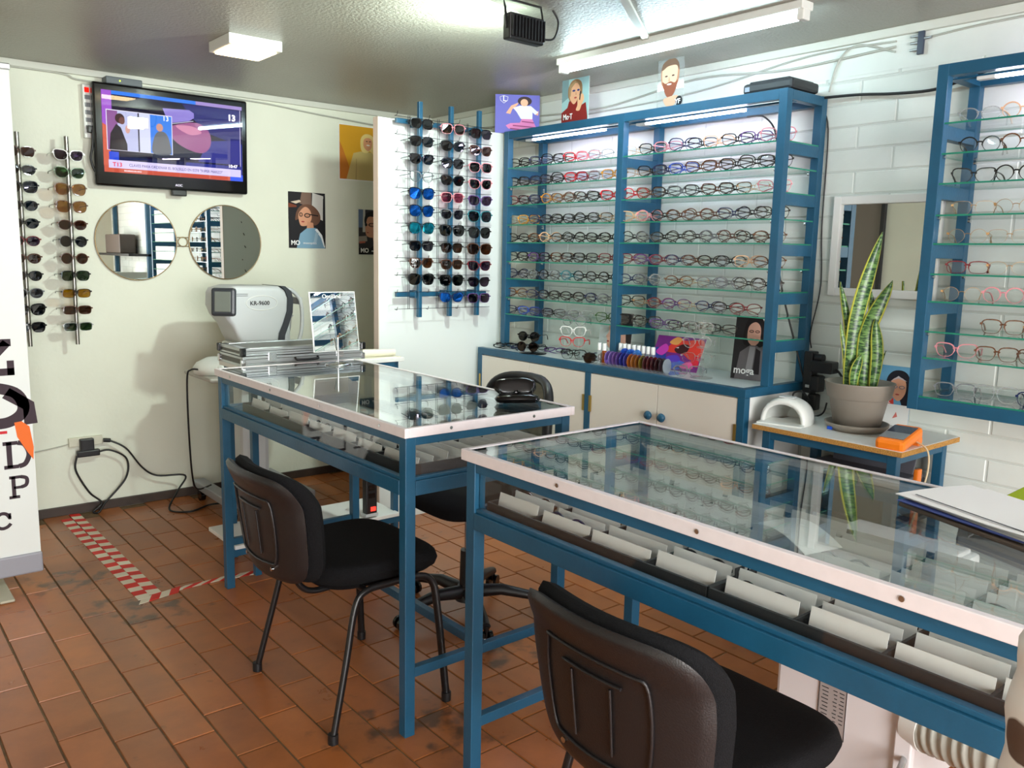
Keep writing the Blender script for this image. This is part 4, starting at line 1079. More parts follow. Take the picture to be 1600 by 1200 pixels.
# back wall posters
t = poster('yellow poster of a blonde woman in a beige jumper, highest on the back wall', .52, .345, (2.62, YB-.006, 1.905), 0, [
    ((206, 150, 34), [(0.01, 0.02), (1, 0.02), (1, .99), (0.01, .99)]), ((190, 112, 36), [(0.01, .02), (.20, .02), (.06, .55), (0.01, .7)]),
    ((196, 172, 112), [(.10, .02), (.20, .50), (.30, .54), (.48, .54), (.58, .50), (.60, .02)]), ((170, 146, 92), [(.225, .02), (.235, .40), (.245, .40), (.24, .02)]),
    ((226, 200, 130), [(.31, .56), (.30, .76), (.36, .86), (.45, .85), (.51, .74), (.50, .50), (.43, .56), (.38, .52)], True),
    ((214, 150, 110), [(.34, .64), (.35, .77), (.42, .80), (.46, .74), (.45, .62), (.40, .56)], True), ((246, 236, 226), ell(.405, .665, .025, .012)), ((60, 40, 30), ell(.385, .735, .014, .008)), ((60, 40, 30), ell(.43, .735, .014, .008)),
    ((108, 134, 52), [(.47, .02), (.50, .34), (.60, .50), (.80, .50), (.85, .02)]), ((214, 150, 110), ell(.66, .62, .06, .13)), ((70, 46, 36), [(.59, .66), (.62, .80), (.72, .80), (.74, .66), (.66, .72)])])
t = poster('poster of a woman in black glasses and pale blue jumper between mirrors and partition', .248, .342, (2.272, YB-.006, 1.468), 0, [
    ((34, 32, 36), [(0, 0), (1, 0), (1, 1), (0, 1)]), ((206, 204, 200), [(.62, .60), (.95, .50), (.95, .95), (.65, 1)]), ((120, 96, 84), [(.30, .80), (.62, .72), (.62, 1), (.36, 1)]),
    ((214, 196, 176), [(.06, .82), (.30, .86), (.34, .83), (.20, .79)]), ((120, 60, 40), [(0, .80), (.22, .76), (.22, .73), (0, .72)]), ((30, 28, 30), [(.92, .2), (1, .2), (1, .95), (.94, .9)]),
    ((106, 74, 58), [(.18, .50), (.22, .66), (.36, .77), (.62, .78), (.82, .66), (.86, .52), (.74, .42), (.58, .44), (.30, .52)], True),
    ((206, 150, 120), [(.27, .62), (.28, .48), (.34, .40), (.52, .42), (.62, .54), (.58, .68), (.44, .74)], True),
    ((196, 140, 110), [(.50, .48), (.66, .46), (.68, .34), (.48, .32)]),
    ((20, 18, 20), ell(.50, .59, .085, .042)), ((180, 130, 104), ell(.50, .59, .06, .026)), ((20, 18, 20), ell(.33, .60, .05, .038)), ((180, 130, 104), ell(.33, .60, .034, .024)),
    ((150, 52, 54), ell(.38, .475, .045, .012)), ((24, 22, 22), [(.54, .62), (.80, .60), (.80, .58), (.55, .60)]),
    ((122, 158, 182), [(.20, 0), (.30, .26), (.48, .36), (.72, .37), (.90, .24), (.98, 0)]), ((226, 232, 236), [(.70, .34), (.86, .20), (.95, .02), (.98, .02), (.90, .24), (.76, .36)]),
    ((150, 178, 196), [(.66, .10), (.74, .10), (.80, .28), (.72, .30)])])
ptext(t, .248, .342, 'MO', .040, .04, .055, sx=.95, bold=.001); ptext(t, .248, .342, 'mossoptics', .020, .37, .075)
t = poster('poster of a dark haired man in black glasses half hidden by the partition', .248, .29, (2.757, YB-.006, 1.436), 0, [
    ((52, 50, 54), [(0, 0), (1, 0), (1, 1), (0, 1)]), ((96, 116, 146), [(0, .60), (.12, .60), (.14, 1), (0, 1)]), ((190, 186, 182), [(.12, .5), (.20, .5), (.20, 1), (.14, 1)]),
    ((150, 140, 132), [(0, .26), (.26, .30), (.24, .42), (0, .40)]), ((170, 96, 80), [(.02, .24), (.20, .26), (.20, .30), (.02, .29)]),
    ((22, 18, 20), [(.20, .66), (.22, .90), (.45, .97), (.80, .95), (.90, .70), (.80, .40), (.55, .5)], True),
    ((196, 140, 112), [(.22, .66), (.20, .54), (.24, .42), (.38, .38), (.60, .42), (.70, .60), (.60, .80), (.30, .84)], True), ((190, 132, 104), [(.42, .42), (.66, .44), (.70, .20), (.46, .20)]),
    ((20, 18, 20), ell(.40, .665, .11, .045)), ((170, 122, 98), ell(.40, .665, .08, .028)), ((20, 18, 20), ell(.22, .665, .04, .035)), ((140, 60, 56), ell(.27, .49, .035, .01)),
    ((24, 22, 24), [(0, 0), (1, 0), (1, .16), (.7, .22), (.45, .20), (.3, .12), (0, .15)])])
ptext(t, .248, .29, 'MO', .040, .04, .045, sx=.95, bold=.001); ptext(t, .248, .29, 'mossoptics', .020, .37, .06)

# standing banner with an eye chart
t = thing('roll_up_banner', 'tall white roll-up eye chart banner cropped by the left edge of the picture', 'banner', (-.19, 4.0, 0))
MB().box((0, -.002, .13), (.85, .002, 2.15)).build('banner_sheet', mat('banner_vinyl', (222, 226, 224), .45, bump=.2, bscale=6), t)
MB().box((0, -.012, .045), (.855, .012, .135), bev=.008).build('cassette', mat('banner_cassette', (150, 150, 160), .35), t)
MB().box((0, -.012, 2.14), (.853, .010, 2.165), bev=.004).build('top_bar', ALU, t)
MB().box((.16, -.17, 0), (.22, .16, .045), bev=.02).build('foot', mat('foot_metal', (176, 170, 150), .4), t)
MB().box((.66, -.19, .0), (.715, .14, .012), bev=.005).build('foot', mat('foot_metal', (176, 170, 150), .4), t)
INKB = ink((58, 44, 52))
def stroke(lst, nm='printed_letter', m=INKB, yy=-.0026, sm=False):
    mb = MB()
    for P, wd in lst: merge(mb, ribbon(P, wd, yy, smooth=sm))
    return mb.build(nm, m, t)
def L(px, pz): return (px+.19, pz)
# Z
stroke([([L(.47, 1.05), L(.60, 1.05)], .030), ([L(.585, 1.05), L(.475, .930)], .034), ([L(.46, .928), L(.607, .928)], .030), ([L(.594, .913), L(.594, .975)], .026), ([L(.482, 1.065), L(.482, 1.005)], .026)])
stroke([([L(.20, 1.05), L(.33, 1.05)], .030), ([L(.215, 1.06), L(.215, .92)], .030), ([L(.20, .928), L(.33, .928)], .030), ([L(.215, .99), L(.29, .99)], .026)])
# D
stroke([([L(.545, .625), L(.60, .625)], .016), ([L(.545, .523), L(.60, .523)], .016), ([L(.567, .63), L(.567, .52)], .020)])
stroke([([L(.60, .625), L(.625, .615), L(.640, .574), L(.625, .533), L(.60, .523)], .020)], sm=True)
# P
stroke([([L(.560, .477), L(.605, .477)], .013), ([L(.556, .391), L(.596, .391)], .013), ([L(.575, .48), L(.575, .39)], .015), ([L(.575, .432), L(.605, .432)], .012)])
stroke([([L(.603, .477), L(.622, .470), L(.626, .455), L(.620, .438), L(.603, .432)], .015)], sm=True)
# C
stroke([([L(.553, .303), L(.540, .323), L(.520, .326), L(.503, .310), L(.500, .292), L(.506, .272), L(.522, .262), L(.541, .266), L(.555, .279)], .014)], sm=True)
stroke([([L(.553, .325), L(.553, .298)], .010)])
for (bx, bz, s_, wd) in ((.40, .575, .05, .018), (.45, .434, .04, .013), (.42, .294, .03, .012), (.30, .575, .05, .018), (.34, .434, .04, .013)):
    stroke([([L(bx-s_, bz+s_), L(bx+s_*.6, bz+s_)], wd), ([L(bx-s_*.8, bz+s_), L(bx-s_*.8, bz-s_)], wd), ([L(bx-s_, bz-s_), L(bx+s_*.6, bz-s_)], wd)])
# printed spectacles and orange swoosh
stroke([([L(.40, .81), L(.44, .86), L(.52, .865), L(.60, .84), L(.63, .79), L(.62, .745), L(.57, .715), L(.50, .715), L(.44, .735)], .045)], 'printed_spectacles', sm=True)
stroke([([L(.57, .84), L(.65, .78), L(.655, .70)], .05)], 'printed_spectacles')
mb = MB(); mb.add([(a+.19, -.0030, b) for a, b in [(.593, .712), (.62, .715), (.648, .69), (.659, .60), (.655, .545), (.635, .58), (.60, .65)]], [tuple(range(7))]); mb.build('printed_swoosh', ink((232, 110, 44)), t)
mb = MB(); mb.add([(a+.19, -.0026, b) for a, b in [(.40, .668), (.565, .668), (.565, .680), (.40, .680)]], [(0, 1, 2, 3)]); mb.build('printed_line', ink((200, 40, 50)), t)

# hazard tape on the floor
RED = ink((214, 52, 44)); IV = ink((224, 216, 196))
def tape(nm, label, strips):
    mb = MB()
    for (p0, p1, wd, n, ph, sk) in strips:
        p0, p1 = Vector((*p0, 0)), Vector((*p1, 0)); d = (p1-p0); q = Vector((-d.y, d.x, 0)).normalized()*wd/2
        u = d.normalized()*sk
        for i in range(n):
            a, b = p0+d*i/n, p0+d*(i+1)/n
            zz = .0016+.0006*math.sin(i*2.1)
            V = [a-q-u, b-q-u, b+q+u, a+q+u]
            mb.prism([(v.x, v.y, .0006) for v in V], (0, 0, zz), (i+ph) % 2)
    return tag(mb.build(nm, [RED, IV]), label, 'tape')
tape('hazard_tape', 'red and white striped tape stuck to the floor running out from the back wall', [((.930, 4.86), (.952, 3.53), .052, 26, 0, 0), ((.985, 4.93), (1.003, 3.56), .050, 26, 0, .006)])
tape('hazard_tape', 'twisted red and white tape across the floor under the farther counter', [((.93, 3.515), (1.10, 3.548), .055, 4, 1, .02), ((1.10, 3.555), (1.30, 3.560), .034, 5, 1, .03), ((1.30, 3.555), (1.52, 3.535), .042, 5, 0, .03), ((1.52, 3.53), (1.75, 3.36), .045, 5, 0, .02)])

# ================================================================ THINGS ON THE CABINET
CT = .9265
def acrylic_stand(label, x, y, h, n=2, m=ACRYL, base=.05):
    t = thing('eyewear_stand', label, 'stand', (x, y, CT))
    MB().lathe([(0, 0), (base, 0), (base, .004), (.012, .009), (0, .009)], n=24).build('base', m, t)
    MB().box((-.004, -.009, .006), (.004, .009, h), bev=.002).build('post', m, t)
    for i in range(n):
        z = h-.012-.055*i
        MB().box((-.03, -.012, z-.004), (-.002, .012, z+.004), bev=.002).build('nose_rest', m, t)
    return t
rzc = -PI/2+.45
acrylic_stand('black two-tier eyewear stand with round base at the left end of the cabinet', 2.965, 3.42, .10, 2, BLACKG, .075)
eyewear('sunglasses', 'black round sunglasses, upper pair on the black two-tier stand', 'k', 'round', 'k', (2.925, 3.41, CT+.068), rzc, False, big=1.0)
eyewear('sunglasses', 'black round sunglasses with brown lenses, lower pair on the black two-tier stand', 'k', 'round', 'B', (2.925, 3.42, CT+.012), rzc, False, big=1.0)
acrylic_stand('clear acrylic eyewear stand holding white and red frames', 3.03, 3.13, .19, 3)
eyewear('eyeglasses', 'white framed eyeglasses on the clear stand above the red pair', 'w', 'cat eye', 'c', (2.975, 3.12, CT+.118), rzc+.1, False)
eyewear('eyeglasses', 'bright red framed eyeglasses on the clear stand below the white pair', 'R', 'cat eye', 'c', (2.975, 3.125, CT+.064), rzc+.1, False)
eyewear('eyeglasses', 'grey green eyeglasses at the top of the clear stand above the white pair', 's', 'round', 'c', (2.975, 3.115, CT+.172), rzc+.1, False)
eyewear('eyeglasses', 'dark green black eyeglasses standing on the cabinet under the red pair', 'k', 'square', 'c', (2.965, 3.10, CT+.002), rzc+.15, False)
eyewear('sunglasses', 'black sunglasses with brown lenses resting before the left portrait card', 'k', 'large', 'B', (2.965, 2.93, CT+.001), -PI/2+.9, True, tilt=-.5)
for i, (x, y, c_, a) in enumerate(((3.00, 3.72, 'k', .3), (2.965, 3.655, 'k', .9), (2.96, 3.58, 'n', -.2), (3.03, 3.62, 's', .5), (3.05, 3.50, 'k', .2), (3.06, 3.36, 'v', .4), (3.08, 3.28, 'k', 0), (3.10, 3.05, 'n', .3))):
    eyewear('eyeglasses', '%s folded eyeglasses lying flat on the cabinet, %s from its left end' % (FR[c_][0], ORD[i+1]), c_, ['oval', 'square'][i % 2], 'c', (x, y, CT+.012), -PI/2+a, True, tilt=-1.25)
t = poster('portrait card of a face in profile with the word moga, left of the lens discs', .20, .245, (3.12, 3.085, CT), -PI/2+.15, [
    ((120, 116, 116), [(0, 0), (1, 0), (1, 1), (0, 1)]), ((196, 204, 206), [(0, 0), (.45, 0), (.30, .5), (.35, 1), (0, 1)]),
    ((52, 46, 46), [(.30, .82), (.45, .98), (.8, 1), (1, .9), (1, .40), (.80, .45), (.70, .74), (.45, .80)], True),
    ((226, 178, 158), [(.22, .50), (.30, .60), (.28, .72), (.36, .80), (.62, .82), (.80, .70), (.84, .40), (.90, .16), (.60, .10), (.56, .24), (.34, .26), (.26, .32), (.27, .42)]),
    ((170, 60, 66), ell(.29, .395, .04, .016)), ((46, 34, 34), ell(.40, .675, .06, .016)), ((70, 52, 48), [(.34, .74), (.52, .765), (.52, .75), (.35, .725)]),
    ((60, 50, 46), [(.30, 0), (.60, .10), (.95, .14), (1, 0)])], tilt=-.12, cat='portrait card', name='portrait_card')
ptext(t, .20, .245, 'moga', .052, .18, .16, bold=.0008)
t = poster('portrait card of a woman in grey with the word moga, beside the right post', .19, .285, (3.14, 2.262, CT), -PI/2+.12, [
    ((44, 42, 44), [(0, 0), (1, 0), (1, 1), (0, 1)]), ((96, 96, 98), [(.55, .4), (1, .4), (1, 1), (.6, 1)]),
    ((34, 28, 30), [(.25, .55), (.28, .90), (.50, .98), (.72, .90), (.76, .55)], True), ((216, 166, 148), [(.34, .62), (.34, .82), (.5, .90), (.64, .82), (.64, .62), (.5, .53)], True),
    ((160, 56, 60), ell(.49, .64, .06, .014)), ((30, 24, 26), ell(.42, .755, .06, .022)), ((30, 24, 26), ell(.57, .755, .06, .022)), ((196, 146, 128), ell(.42, .755, .045, .012)), ((196, 146, 128), ell(.57, .755, .045, .012)),
    ((104, 100, 104), [(.10, 0), (.18, .42), (.42, .54), (.60, .54), (.86, .42), (.95, 0)]), ((150, 148, 152), [(.36, .10), (.42, .52), (.56, .52), (.52, .10)]), ((36, 32, 36), [(.55, .1), (.58, .5), (.70, .46), (.72, .1)])], tilt=-.10, cat='portrait card', name='portrait_card')
ptext(t, .19, .285, 'moga', .046, .08, .09, bold=.0008)
t = poster('tilted multicoloured abstract picture card behind the tinted lens discs', .27, .17, (3.10, 2.71, CT), -PI/2+.10, [
    ((120, 40, 130), [(0, 0), (1, 0), (1, 1), (0, 1)]), ((40, 60, 150), [(0, .0), (.30, .05), (.25, .5), (0, .6)], True), ((220, 60, 50), [(.25, .55), (.45, .95), (.60, .9), (.95, .95), (1, .5), (.80, .35), (.6, .5)], True),
    ((60, 24, 30), [(.42, .62), (.55, .78), (.70, .76), (.68, .56), (.52, .50)], True), ((230, 160, 90), [(.28, .80), (.40, .98), (.52, .92), (.45, .75)], True),
    ((200, 60, 180), [(.05, .5), (.2, .75), (.3, .6), (.2, .4)], True), ((60, 100, 210), [(.35, .1), (.55, .3), (.75, .2), (.6, .02)], True), ((90, 60, 190), [(.3, .35), (.5, .45), (.6, .3), (.4, .2)], True),
    ((210, 40, 60), [(.82, .3), (.95, .5), (.98, .15)], True), ((236, 228, 240), [(.44, .66), (.50, .69), (.50, .65)]), ((230, 90, 160), [(.62, .1), (.8, .3), (.9, .1)], True)], tilt=-.45, cat='picture card', name='picture_card')
# clear tray of bottles and tinted sample lenses
t = thing('acrylic_tray', 'clear acrylic tray along the cabinet front holding bottles and tinted lens discs', 'tray', (0, 0, CT))
MB().box((2.925, 2.44, 0), (3.06, 2.93, .004), bev=.001).build('tray_floor', ACRYL, t)
MB().box((2.925, 2.44, .004), (2.929, 2.93, .016)).build('tray_wall', ACRYL, t)
MB().box((3.056, 2.44, .004), (3.06, 2.93, .05)).build('tray_wall', ACRYL, t)
BOT = glassy('bottle_clear', (.86, .9, .92), 1.4, .10); WCAP = mat('white_cap', (235, 236, 236), .4)
for i, y in enumerate((2.905, 2.872, 2.84, 2.812, 2.784, 2.75, 2.72, 2.69, 2.66, 2.63)):
    x = 2.955 if i < 2 else 3.035
    col = (glassy('amber_liquid', (.75, .30, .05), 1.0, .25, (220, 110, 30)) if i == 1 else BOT)
    t = thing('spray_bottle', ['clear spray bottle with white cap, front left of the lens tray', 'amber spray bottle with white cap, beside the clear front bottle'][i] if i < 2 else
              'white capped bottle in the back row of the tray, %s from the left' % ORD[i-1], 'bottle', (x, y, CT+.0045), group='spray bottles in the tray')
    MB().lathe([(0, 0), (.0125, 0), (.013, .004), (.013, .062), (.007, .072), (.007, .076)], n=16).build('bottle_body', col, t)
    MB().lathe([(.0105, .068), (.0105, .10), (.0095, .103), (0, .103)], n=16).build('cap', WCAP, t)
LD = [((.52, .36, .78), 'violet'), ((.56, .40, .80), 'lilac'), ((.50, .30, .66), 'purple'), ((.36, .22, .62), 'deep purple'), ((.16, .18, .62), 'dark blue'), ((.20, .20, .66), 'indigo'), ((.80, .36, .06), 'orange'), ((.76, .38, .08), 'amber'),
      ((.62, .28, .06), 'rust'), ((.50, .40, .08), 'olive'), ((.30, .10, .10), 'maroon'), ((.26, .07, .07), 'dark red'), ((.20, .06, .06), 'brown'), ((.14, .05, .05), 'dark brown'), ((.12, .05, .06), 'blackish red'), ((.72, .78, .84), 'clear blue')]
for i, (c_, nm_) in enumerate(LD):
    y = 2.845-.0245*i
    t = thing('lens_disc', '%s tinted sample lens disc standing in the clear tray' % nm_, 'lens disc', (2.958, y, CT+.0045+.034), group='tinted lens discs in the tray')
    m_ = glassy('lens_tint_%d' % i, c_, 1.2, .36, tuple(int(255*v**.6) for v in c_))
    t.rotation_euler = (0, 0, math.radians(8))
    MB().cyl((0, -.002, 0), (0, .002, 0), .034, n=30).build('disc', m_, t)
    MB().tube([(.034*math.cos(q), 0, .034*math.sin(q)) for q in [2*PI*j/28 for j in range(28)]], .0015, 4, closed=True).build('disc_rim', m_, t)
for i, (c_, nm_) in enumerate((((.10, .30, .85), 'blue'), ((.12, .42, .9), 'bright blue'), ((.16, .5, .9), 'sky blue'))):
    t = thing('lens_disc', '%s tinted lens disc in the back row of the tray' % nm_, 'lens disc', (3.00, 2.78-.04*i, CT+.0045+.052), group='tinted lens discs in the tray')
    MB().cyl((0, -.002, 0), (0, .002, 0), .034, n=30).build('disc', glassy('lens_tint_back_%d' % i, c_, 1.2, .3, tuple(int(255*v**.6) for v in c_)), t)
    MB().box((-.01, -.004, -.052), (.01, .004, -.030)).build('disc_foot', ACRYL, t)
acrylic_stand('tall clear acrylic eyewear stand left of the right portrait card', 3.02, 2.33, .26, 4)
for i, (z, c_) in enumerate(((.20, 'c'), (.135, 'c'), (.07, 'S'), (.004, 's'))):
    eyewear('eyeglasses', '%s eyeglasses on the tall clear stand, %s from the top' % (['clear', 'clear', 'silver wire', 'grey'][i], ORD[i+1]), c_, ['square', 'round', 'square', 'square'][i], 'c', (2.965, 2.32-(0 if i < 3 else -.04), CT+z), -PI/2+.5, False)
t = thing('router_box', 'low black electronics box lying on top of the wide blue unit', 'electronics box', (3.06, 1.995, 2.131))
MB().box((0, .0, .002), (.20, .235, .045), bev=.012).build('box_body', mat('matt_black_case', (34, 36, 40), .45), t)
MB().box((.01, .02, .040), (.19, .21, .052), bev=.008).build('box_lid', mat('matt_black_case', (34, 36, 40), .45), t)
MB().box((-.002, .20, .012), (.002, .222, .03)).build('indicator', mat('label_pale', (140, 150, 170), .4), t)
cable('power_cable', [(3.20, 2.30, 2.07), (3.22, 2.22, 2.06), (3.23, 2.16, 1.95), (3.25, 2.15, 1.6), (3.24, 2.1, 1.35), (3.28, 2.02, 1.05), (3.29, 1.99, .95)], .004, BC, 'black cable running down behind the glass shelves of the wide unit')
cable('power_cable', [(3.31, 2.02, 2.09), (3.33, 1.985, 2.0), (3.33, 1.98, 1.6), (3.33, 1.965, 1.35), (3.32, 1.99, 1.15), (3.31, 1.975, 1.08)], .003, BC, 'thin black cable hanging on the bricks beside the wide unit')

# rectangular wall mirror between the units
t = thing('wall_mirror', 'rectangular wall mirror with broad white frame between the two blue units', 'mirror', (XR-.006, 1.925, 1.31))
t.rotation_euler = (0, 0, -PI/2)
Wm, Hm, fw_ = .45, .41, .034
MB().box((fw_-.004, -.006, fw_-.004), (Wm-fw_+.004, -.002, Hm-fw_+.004)).build('mirror_glass', MIRROR, t)
for a, b in (((0, -.02, 0), (fw_, 0, Hm)), ((Wm-fw_, -.02, 0), (Wm, 0, Hm)), ((fw_, -.02, 0), (Wm-fw_, 0, fw_)), ((fw_, -.02, Hm-fw_), (Wm-fw_, 0, Hm))):
    MB().box(a, b, bev=.003).build('frame_side', WHITE_LAM, t)

# ================================================================ TABLE BY THE BRICK WALL
t = thing('side_table', 'small blue legged table with chipboard edged top by the brick wall', 'table', (0, 0, 0))
tx0, tx1, ty0, ty1 = 2.865, 3.325, 1.335, 1.945
MB().box((tx0+.002, ty0+.002, .782), (tx1, ty1-.002, .801)).build('table_top', WHITE_LAM, t)
CHIP = mat('chipboard_edge', (176, 128, 62), .8, noise=.35, nscale=220)
MB().box((tx0-.001, ty0, .7815), (tx0+.004, ty1, .7995)).build('top_edge', CHIP, t)
MB().box((tx0, ty0-.001, .7815), (tx1, ty0+.004, .7995)).build('top_edge', CHIP, t)
for x in (tx0+.03, tx1-.065):
    for y in (ty0+.03, ty1-.065): MB().box((x, y, 0), (x+.035, y+.035, .782), bev=.002).build('leg', BLUE, t)
for y in (ty0+.03, ty1-.065): MB().box((tx0+.065, y+.002, .745), (tx1-.065, y+.03, .78)).build('apron', BLUE, t)
for x in (tx0+.03, tx1-.065): MB().box((x+.002, ty0+.065, .745), (x+.03, ty1-.065, .78)).build('apron', BLUE, t)
MB().box((tx0+.03, ty0+.03, .50), (tx1-.03, ty1-.03, .515)).build('under_shelf', BLACKP, t)
t = thing('printer', 'dark grey printer on the shelf under the small table', 'printer', (0, 0, 0))
MB().box((2.90, 1.40, .516), (3.24, 1.82, .64), bev=.012).build('printer_body', BLACKP, t)
MB().box((2.93, 1.41, .63), (3.22, 1.80, .655), bev=.006).build('printer_lid', mat('slate_lid', (86, 86, 94), .4), t)
lid = MB().box((0, 0, 0), (.006, .33, .11), bev=.002).build('paper_support', mat('slate_lid', (86, 86, 94), .4), t, (3.17, 1.43, .65)); lid.rotation_euler = (0, .35, 0)
t = thing('plant_pot', 'snake plant with yellow edged leaves in a taupe pot on the small table', 'potted plant', (3.115, 1.640, .801))
TAUPE = mat('taupe_plastic', (136, 128, 118), .5)
MB().lathe([(0, .003), (.10, .0), (.118, .018), (.12, .030), (.112, .030), (.10, .012), (0, .012)], n=40).build('saucer', TAUPE, t)
MB().lathe([(0, .014), (.086, .014), (.108, .125), (.112, .128), (.118, .132), (.128, .185), (.131, .190), (.122, .190), (.105, .165), (0, .165)], n=40).build('pot', TAUPE, t)
MB().lathe([(0, .168), (.106, .166)], n=30).build('soil', mat('soil', (58, 46, 38), .95, bump=.8, bscale=150), t)
MB().box((-.094, .066, .004), (-.088, .085, .016)).build('sticker', ink((30, 80, 190)), t).rotation_euler = (0, 0, .25)
def leaf_mat():
    m = bpy.data.materials.new('snake_leaf'); n, l = nodes_of(m); b = n['Principled BSDF']
    g = n.new('ShaderNodeNewGeometry'); mp = n.new('ShaderNodeMapping'); mp.inputs['Scale'].default_value = (26, 26, 75)
    t = n.new('ShaderNodeTexNoise'); t.inputs['Scale'].default_value = 1.6; t.inputs['Detail'].default_value = 4
    r = n.new('ShaderNodeValToRGB'); r.color_ramp.elements[0].position = .42; r.color_ramp.elements[1].position = .60
    r.color_ramp.elements[0].color = (*lin((26, 64, 34)), 1); r.color_ramp.elements[1].color = (*lin((112, 150, 82)), 1)
    l.new(g.outputs['Position'], mp.inputs['Vector']); l.new(mp.outputs[0], t.inputs['Vector']); l.new(t.outputs['Fac'], r.inputs['Fac']); l.new(r.outputs[0], b.inputs['Base Color'])
    b.inputs['Roughness'].default_value = .35
    return m
LEAF = leaf_mat(); LEDGE = mat('leaf_margin', (206, 204, 84), .4)
def leaf(base, tip, mid, wd, face, tw=0.0, sharp=.35):
    """broad upright blade: base/mid/tip in pot space; face: horizontal direction of its width"""
    P = spline([base, mid, tip], 12); N = len(P)-1; mb = MB(); cols = []
    for i, p in enumerate(P):
        u = i/N; wv = wd*(.55+.45*math.sin(min(u/.55, 1)*PI/2))*(1 if u < .62 else max(.02, (1-((u-.62)/.38)**1.8)))
        a = math.atan2(face[1], face[0])+tw*u; d = Vector((math.cos(a), math.sin(a), 0)); nrm = Vector((-d.y, d.x, 0))
        row = []
        for s in (-1, -.80, -.4, 0, .4, .80, 1): row.append(p+d*wv*s-nrm*(.010*(1-s*s)*(1 if wd > .015 else .3)))
        cols.append(row)
    vs = [q for r_ in cols for q in r_]; k = 7
    for i in range(N):
        for j in range(6):
            mb.add([vs[i*k+j], vs[i*k+j+1], vs[(i+1)*k+j+1], vs[(i+1)*k+j]], [(0, 1, 2, 3)], 1 if j in (0, 5) else 0, True)
    bm = bmesh.new(); me = mb.mesh('leaf', [LEAF, LEDGE]); bm.from_mesh(me); bmesh.ops.remove_doubles(bm, verts=bm.verts, dist=1e-5)
    bmesh.ops.solidify(bm, geom=bm.faces[:], thickness=.0022)
    bm.to_mesh(me); bm.free()
    return link('leaf', me, t)
R_ = (.62, -.78, 0)  # across, as the camera sees it
def pp(a, z, d=0): return (R_[0]*a-R_[1]*0+d*.78, R_[1]*a+d*.62, z)
leaf(pp(-.045, .165), pp(.035, .765), pp(-.030, .45), .030, R_, .25)
leaf(pp(.010, .165, -.01), pp(.085, .585, -.01), pp(.010, .38, -.01), .031, R_, -.3)
leaf(pp(.045, .165, .03), pp(.018, .54, .03), pp(.045, .36, .03), .022, R_, .3)
leaf(pp(-.035, .165, .03), pp(-.098, .575, .03), pp(-.052, .38, .03), .016, R_, .2)
leaf(pp(-.052, .165, .01), pp(-.090, .42, .0), pp(-.062, .29, 0), .011, R_, .2)
leaf(pp(.042, .165, -.03), pp(.030, .44, -.03), pp(.048, .30, -.03), .024, R_, .1)
leaf(pp(.060, .165, .0), pp(.085, .315, .0), pp(.064, .24, 0), .006, R_, .1)
leaf(pp(-.030, .165, -.035), pp(-.012, .30, -.035), pp(-.028, .23, -.035), .020, R_, .1)

t = thing('lens_warmer', 'white dome shaped optical device on the left end of the small table', 'device', (2.95, 1.865, .801), math.radians(14))
d = MB(); n = 20; ring_o = []; ring_i = []
secs = [(0, .090, .098), (.04, .098, .106), (.10, .096, .104), (.16, .080, .088), (.20, .055, .060)]
vs = []; 
for sx_, hw, hh in secs:
    for side in (1.0, .82):
        for i in range(n+1):
            q = PI*i/n; vs.append((sx_+(.0 if side == 1 else .0), hw*side*math.cos(q), hh*side*math.sin(q)**.8))
m1 = n+1; fs = []
for s_ in range(len(secs)-1):
    for i in range(n):
        a = s_*2*m1+i; b = (s_+1)*2*m1+i
        fs.append((a, a+1, b+1, b)); a2, b2 = a+m1, b+m1; fs.append((a2, b2, b2+1, a2+1))
for i in range(n): fs.append((i, m1+i, m1+i+1, i+1))
k = (len(secs)-1)*2*m1
fs.append(tuple(range(k, k+m1)))
d.add(vs, fs, 0, True); d.build('dome_shell', WPLAST, t)
MB().box((-.045, -.090, 0), (.10, .090, .008), bev=.003).build('base_plate', WPLAST, t)
MB().box((.03, -.03, .104), (.07, .03, .109), bev=.002).build('top_button', LGREY, t)
t = thing('card_terminal', 'orange card payment terminal with dark screen on the right of the small table', 'card terminal', (2.965, 1.395, .802), math.radians(-84))
t.scale = (1.22, 1.12, 1.15)
ORG = mat('orange_plastic', (244, 128, 28), .35)
b_ = MB().box((-.042, -.085, 0), (.042, .085, .038), bev=.012).build('terminal_body', ORG, t); b_.rotation_euler = (.16, 0, 0); b_.location = (0, 0, .006)
hp = MB().cyl((-.040, .060, .012), (.040, .060, .012), .020, n=18).build('printer_bulge', ORG, t)
MB().box((-.034, -.066, .0375), (.034, .060, .0395), bev=.001).build('screen', mat('terminal_screen', (44, 54, 76), .12), b_)
MB().box((-.034, -.066, .0390), (.034, -.010, .0402)).build('screen_panel', mat('terminal_panel', (128, 134, 140), .15), b_)
cable('white_cable', [(3.01, 1.36, .82), (2.98, 1.30, .80), (2.93, 1.27, .74), (2.90, 1.28, .62), (2.88, 1.30, .50)], .0035, mat('cream_cable', (226, 206, 170), .5), 'cream cable drooping from the orange card terminal')
for z in (.70, .55): 
    tag(MB().box((2.95, 1.312, z-.06), (2.985, 1.328, z+.03), bev=.004).build('orange_tag', ORG), 'orange plastic tag hanging from the table side, %s one' % ('upper' if z > .6 else 'lower'), 'tag')
t = thing('outlet_stack', 'tall black power strip crowded with plugs against the blue unit', 'power strip', (3.27, 1.945, .88))
MB().box((-.015, -.012, -.04), (.035, .028, .19), bev=.005).build('strip_housing', BLACKP, t)
MB().box((-.03, -.11, .105), (.03, -.012, .155), bev=.005).build('charger', BLACKP, t)
MB().box((-.025, -.055, .02), (.03, -.012, .09), bev=.008).build('charger', BLACKP, t)
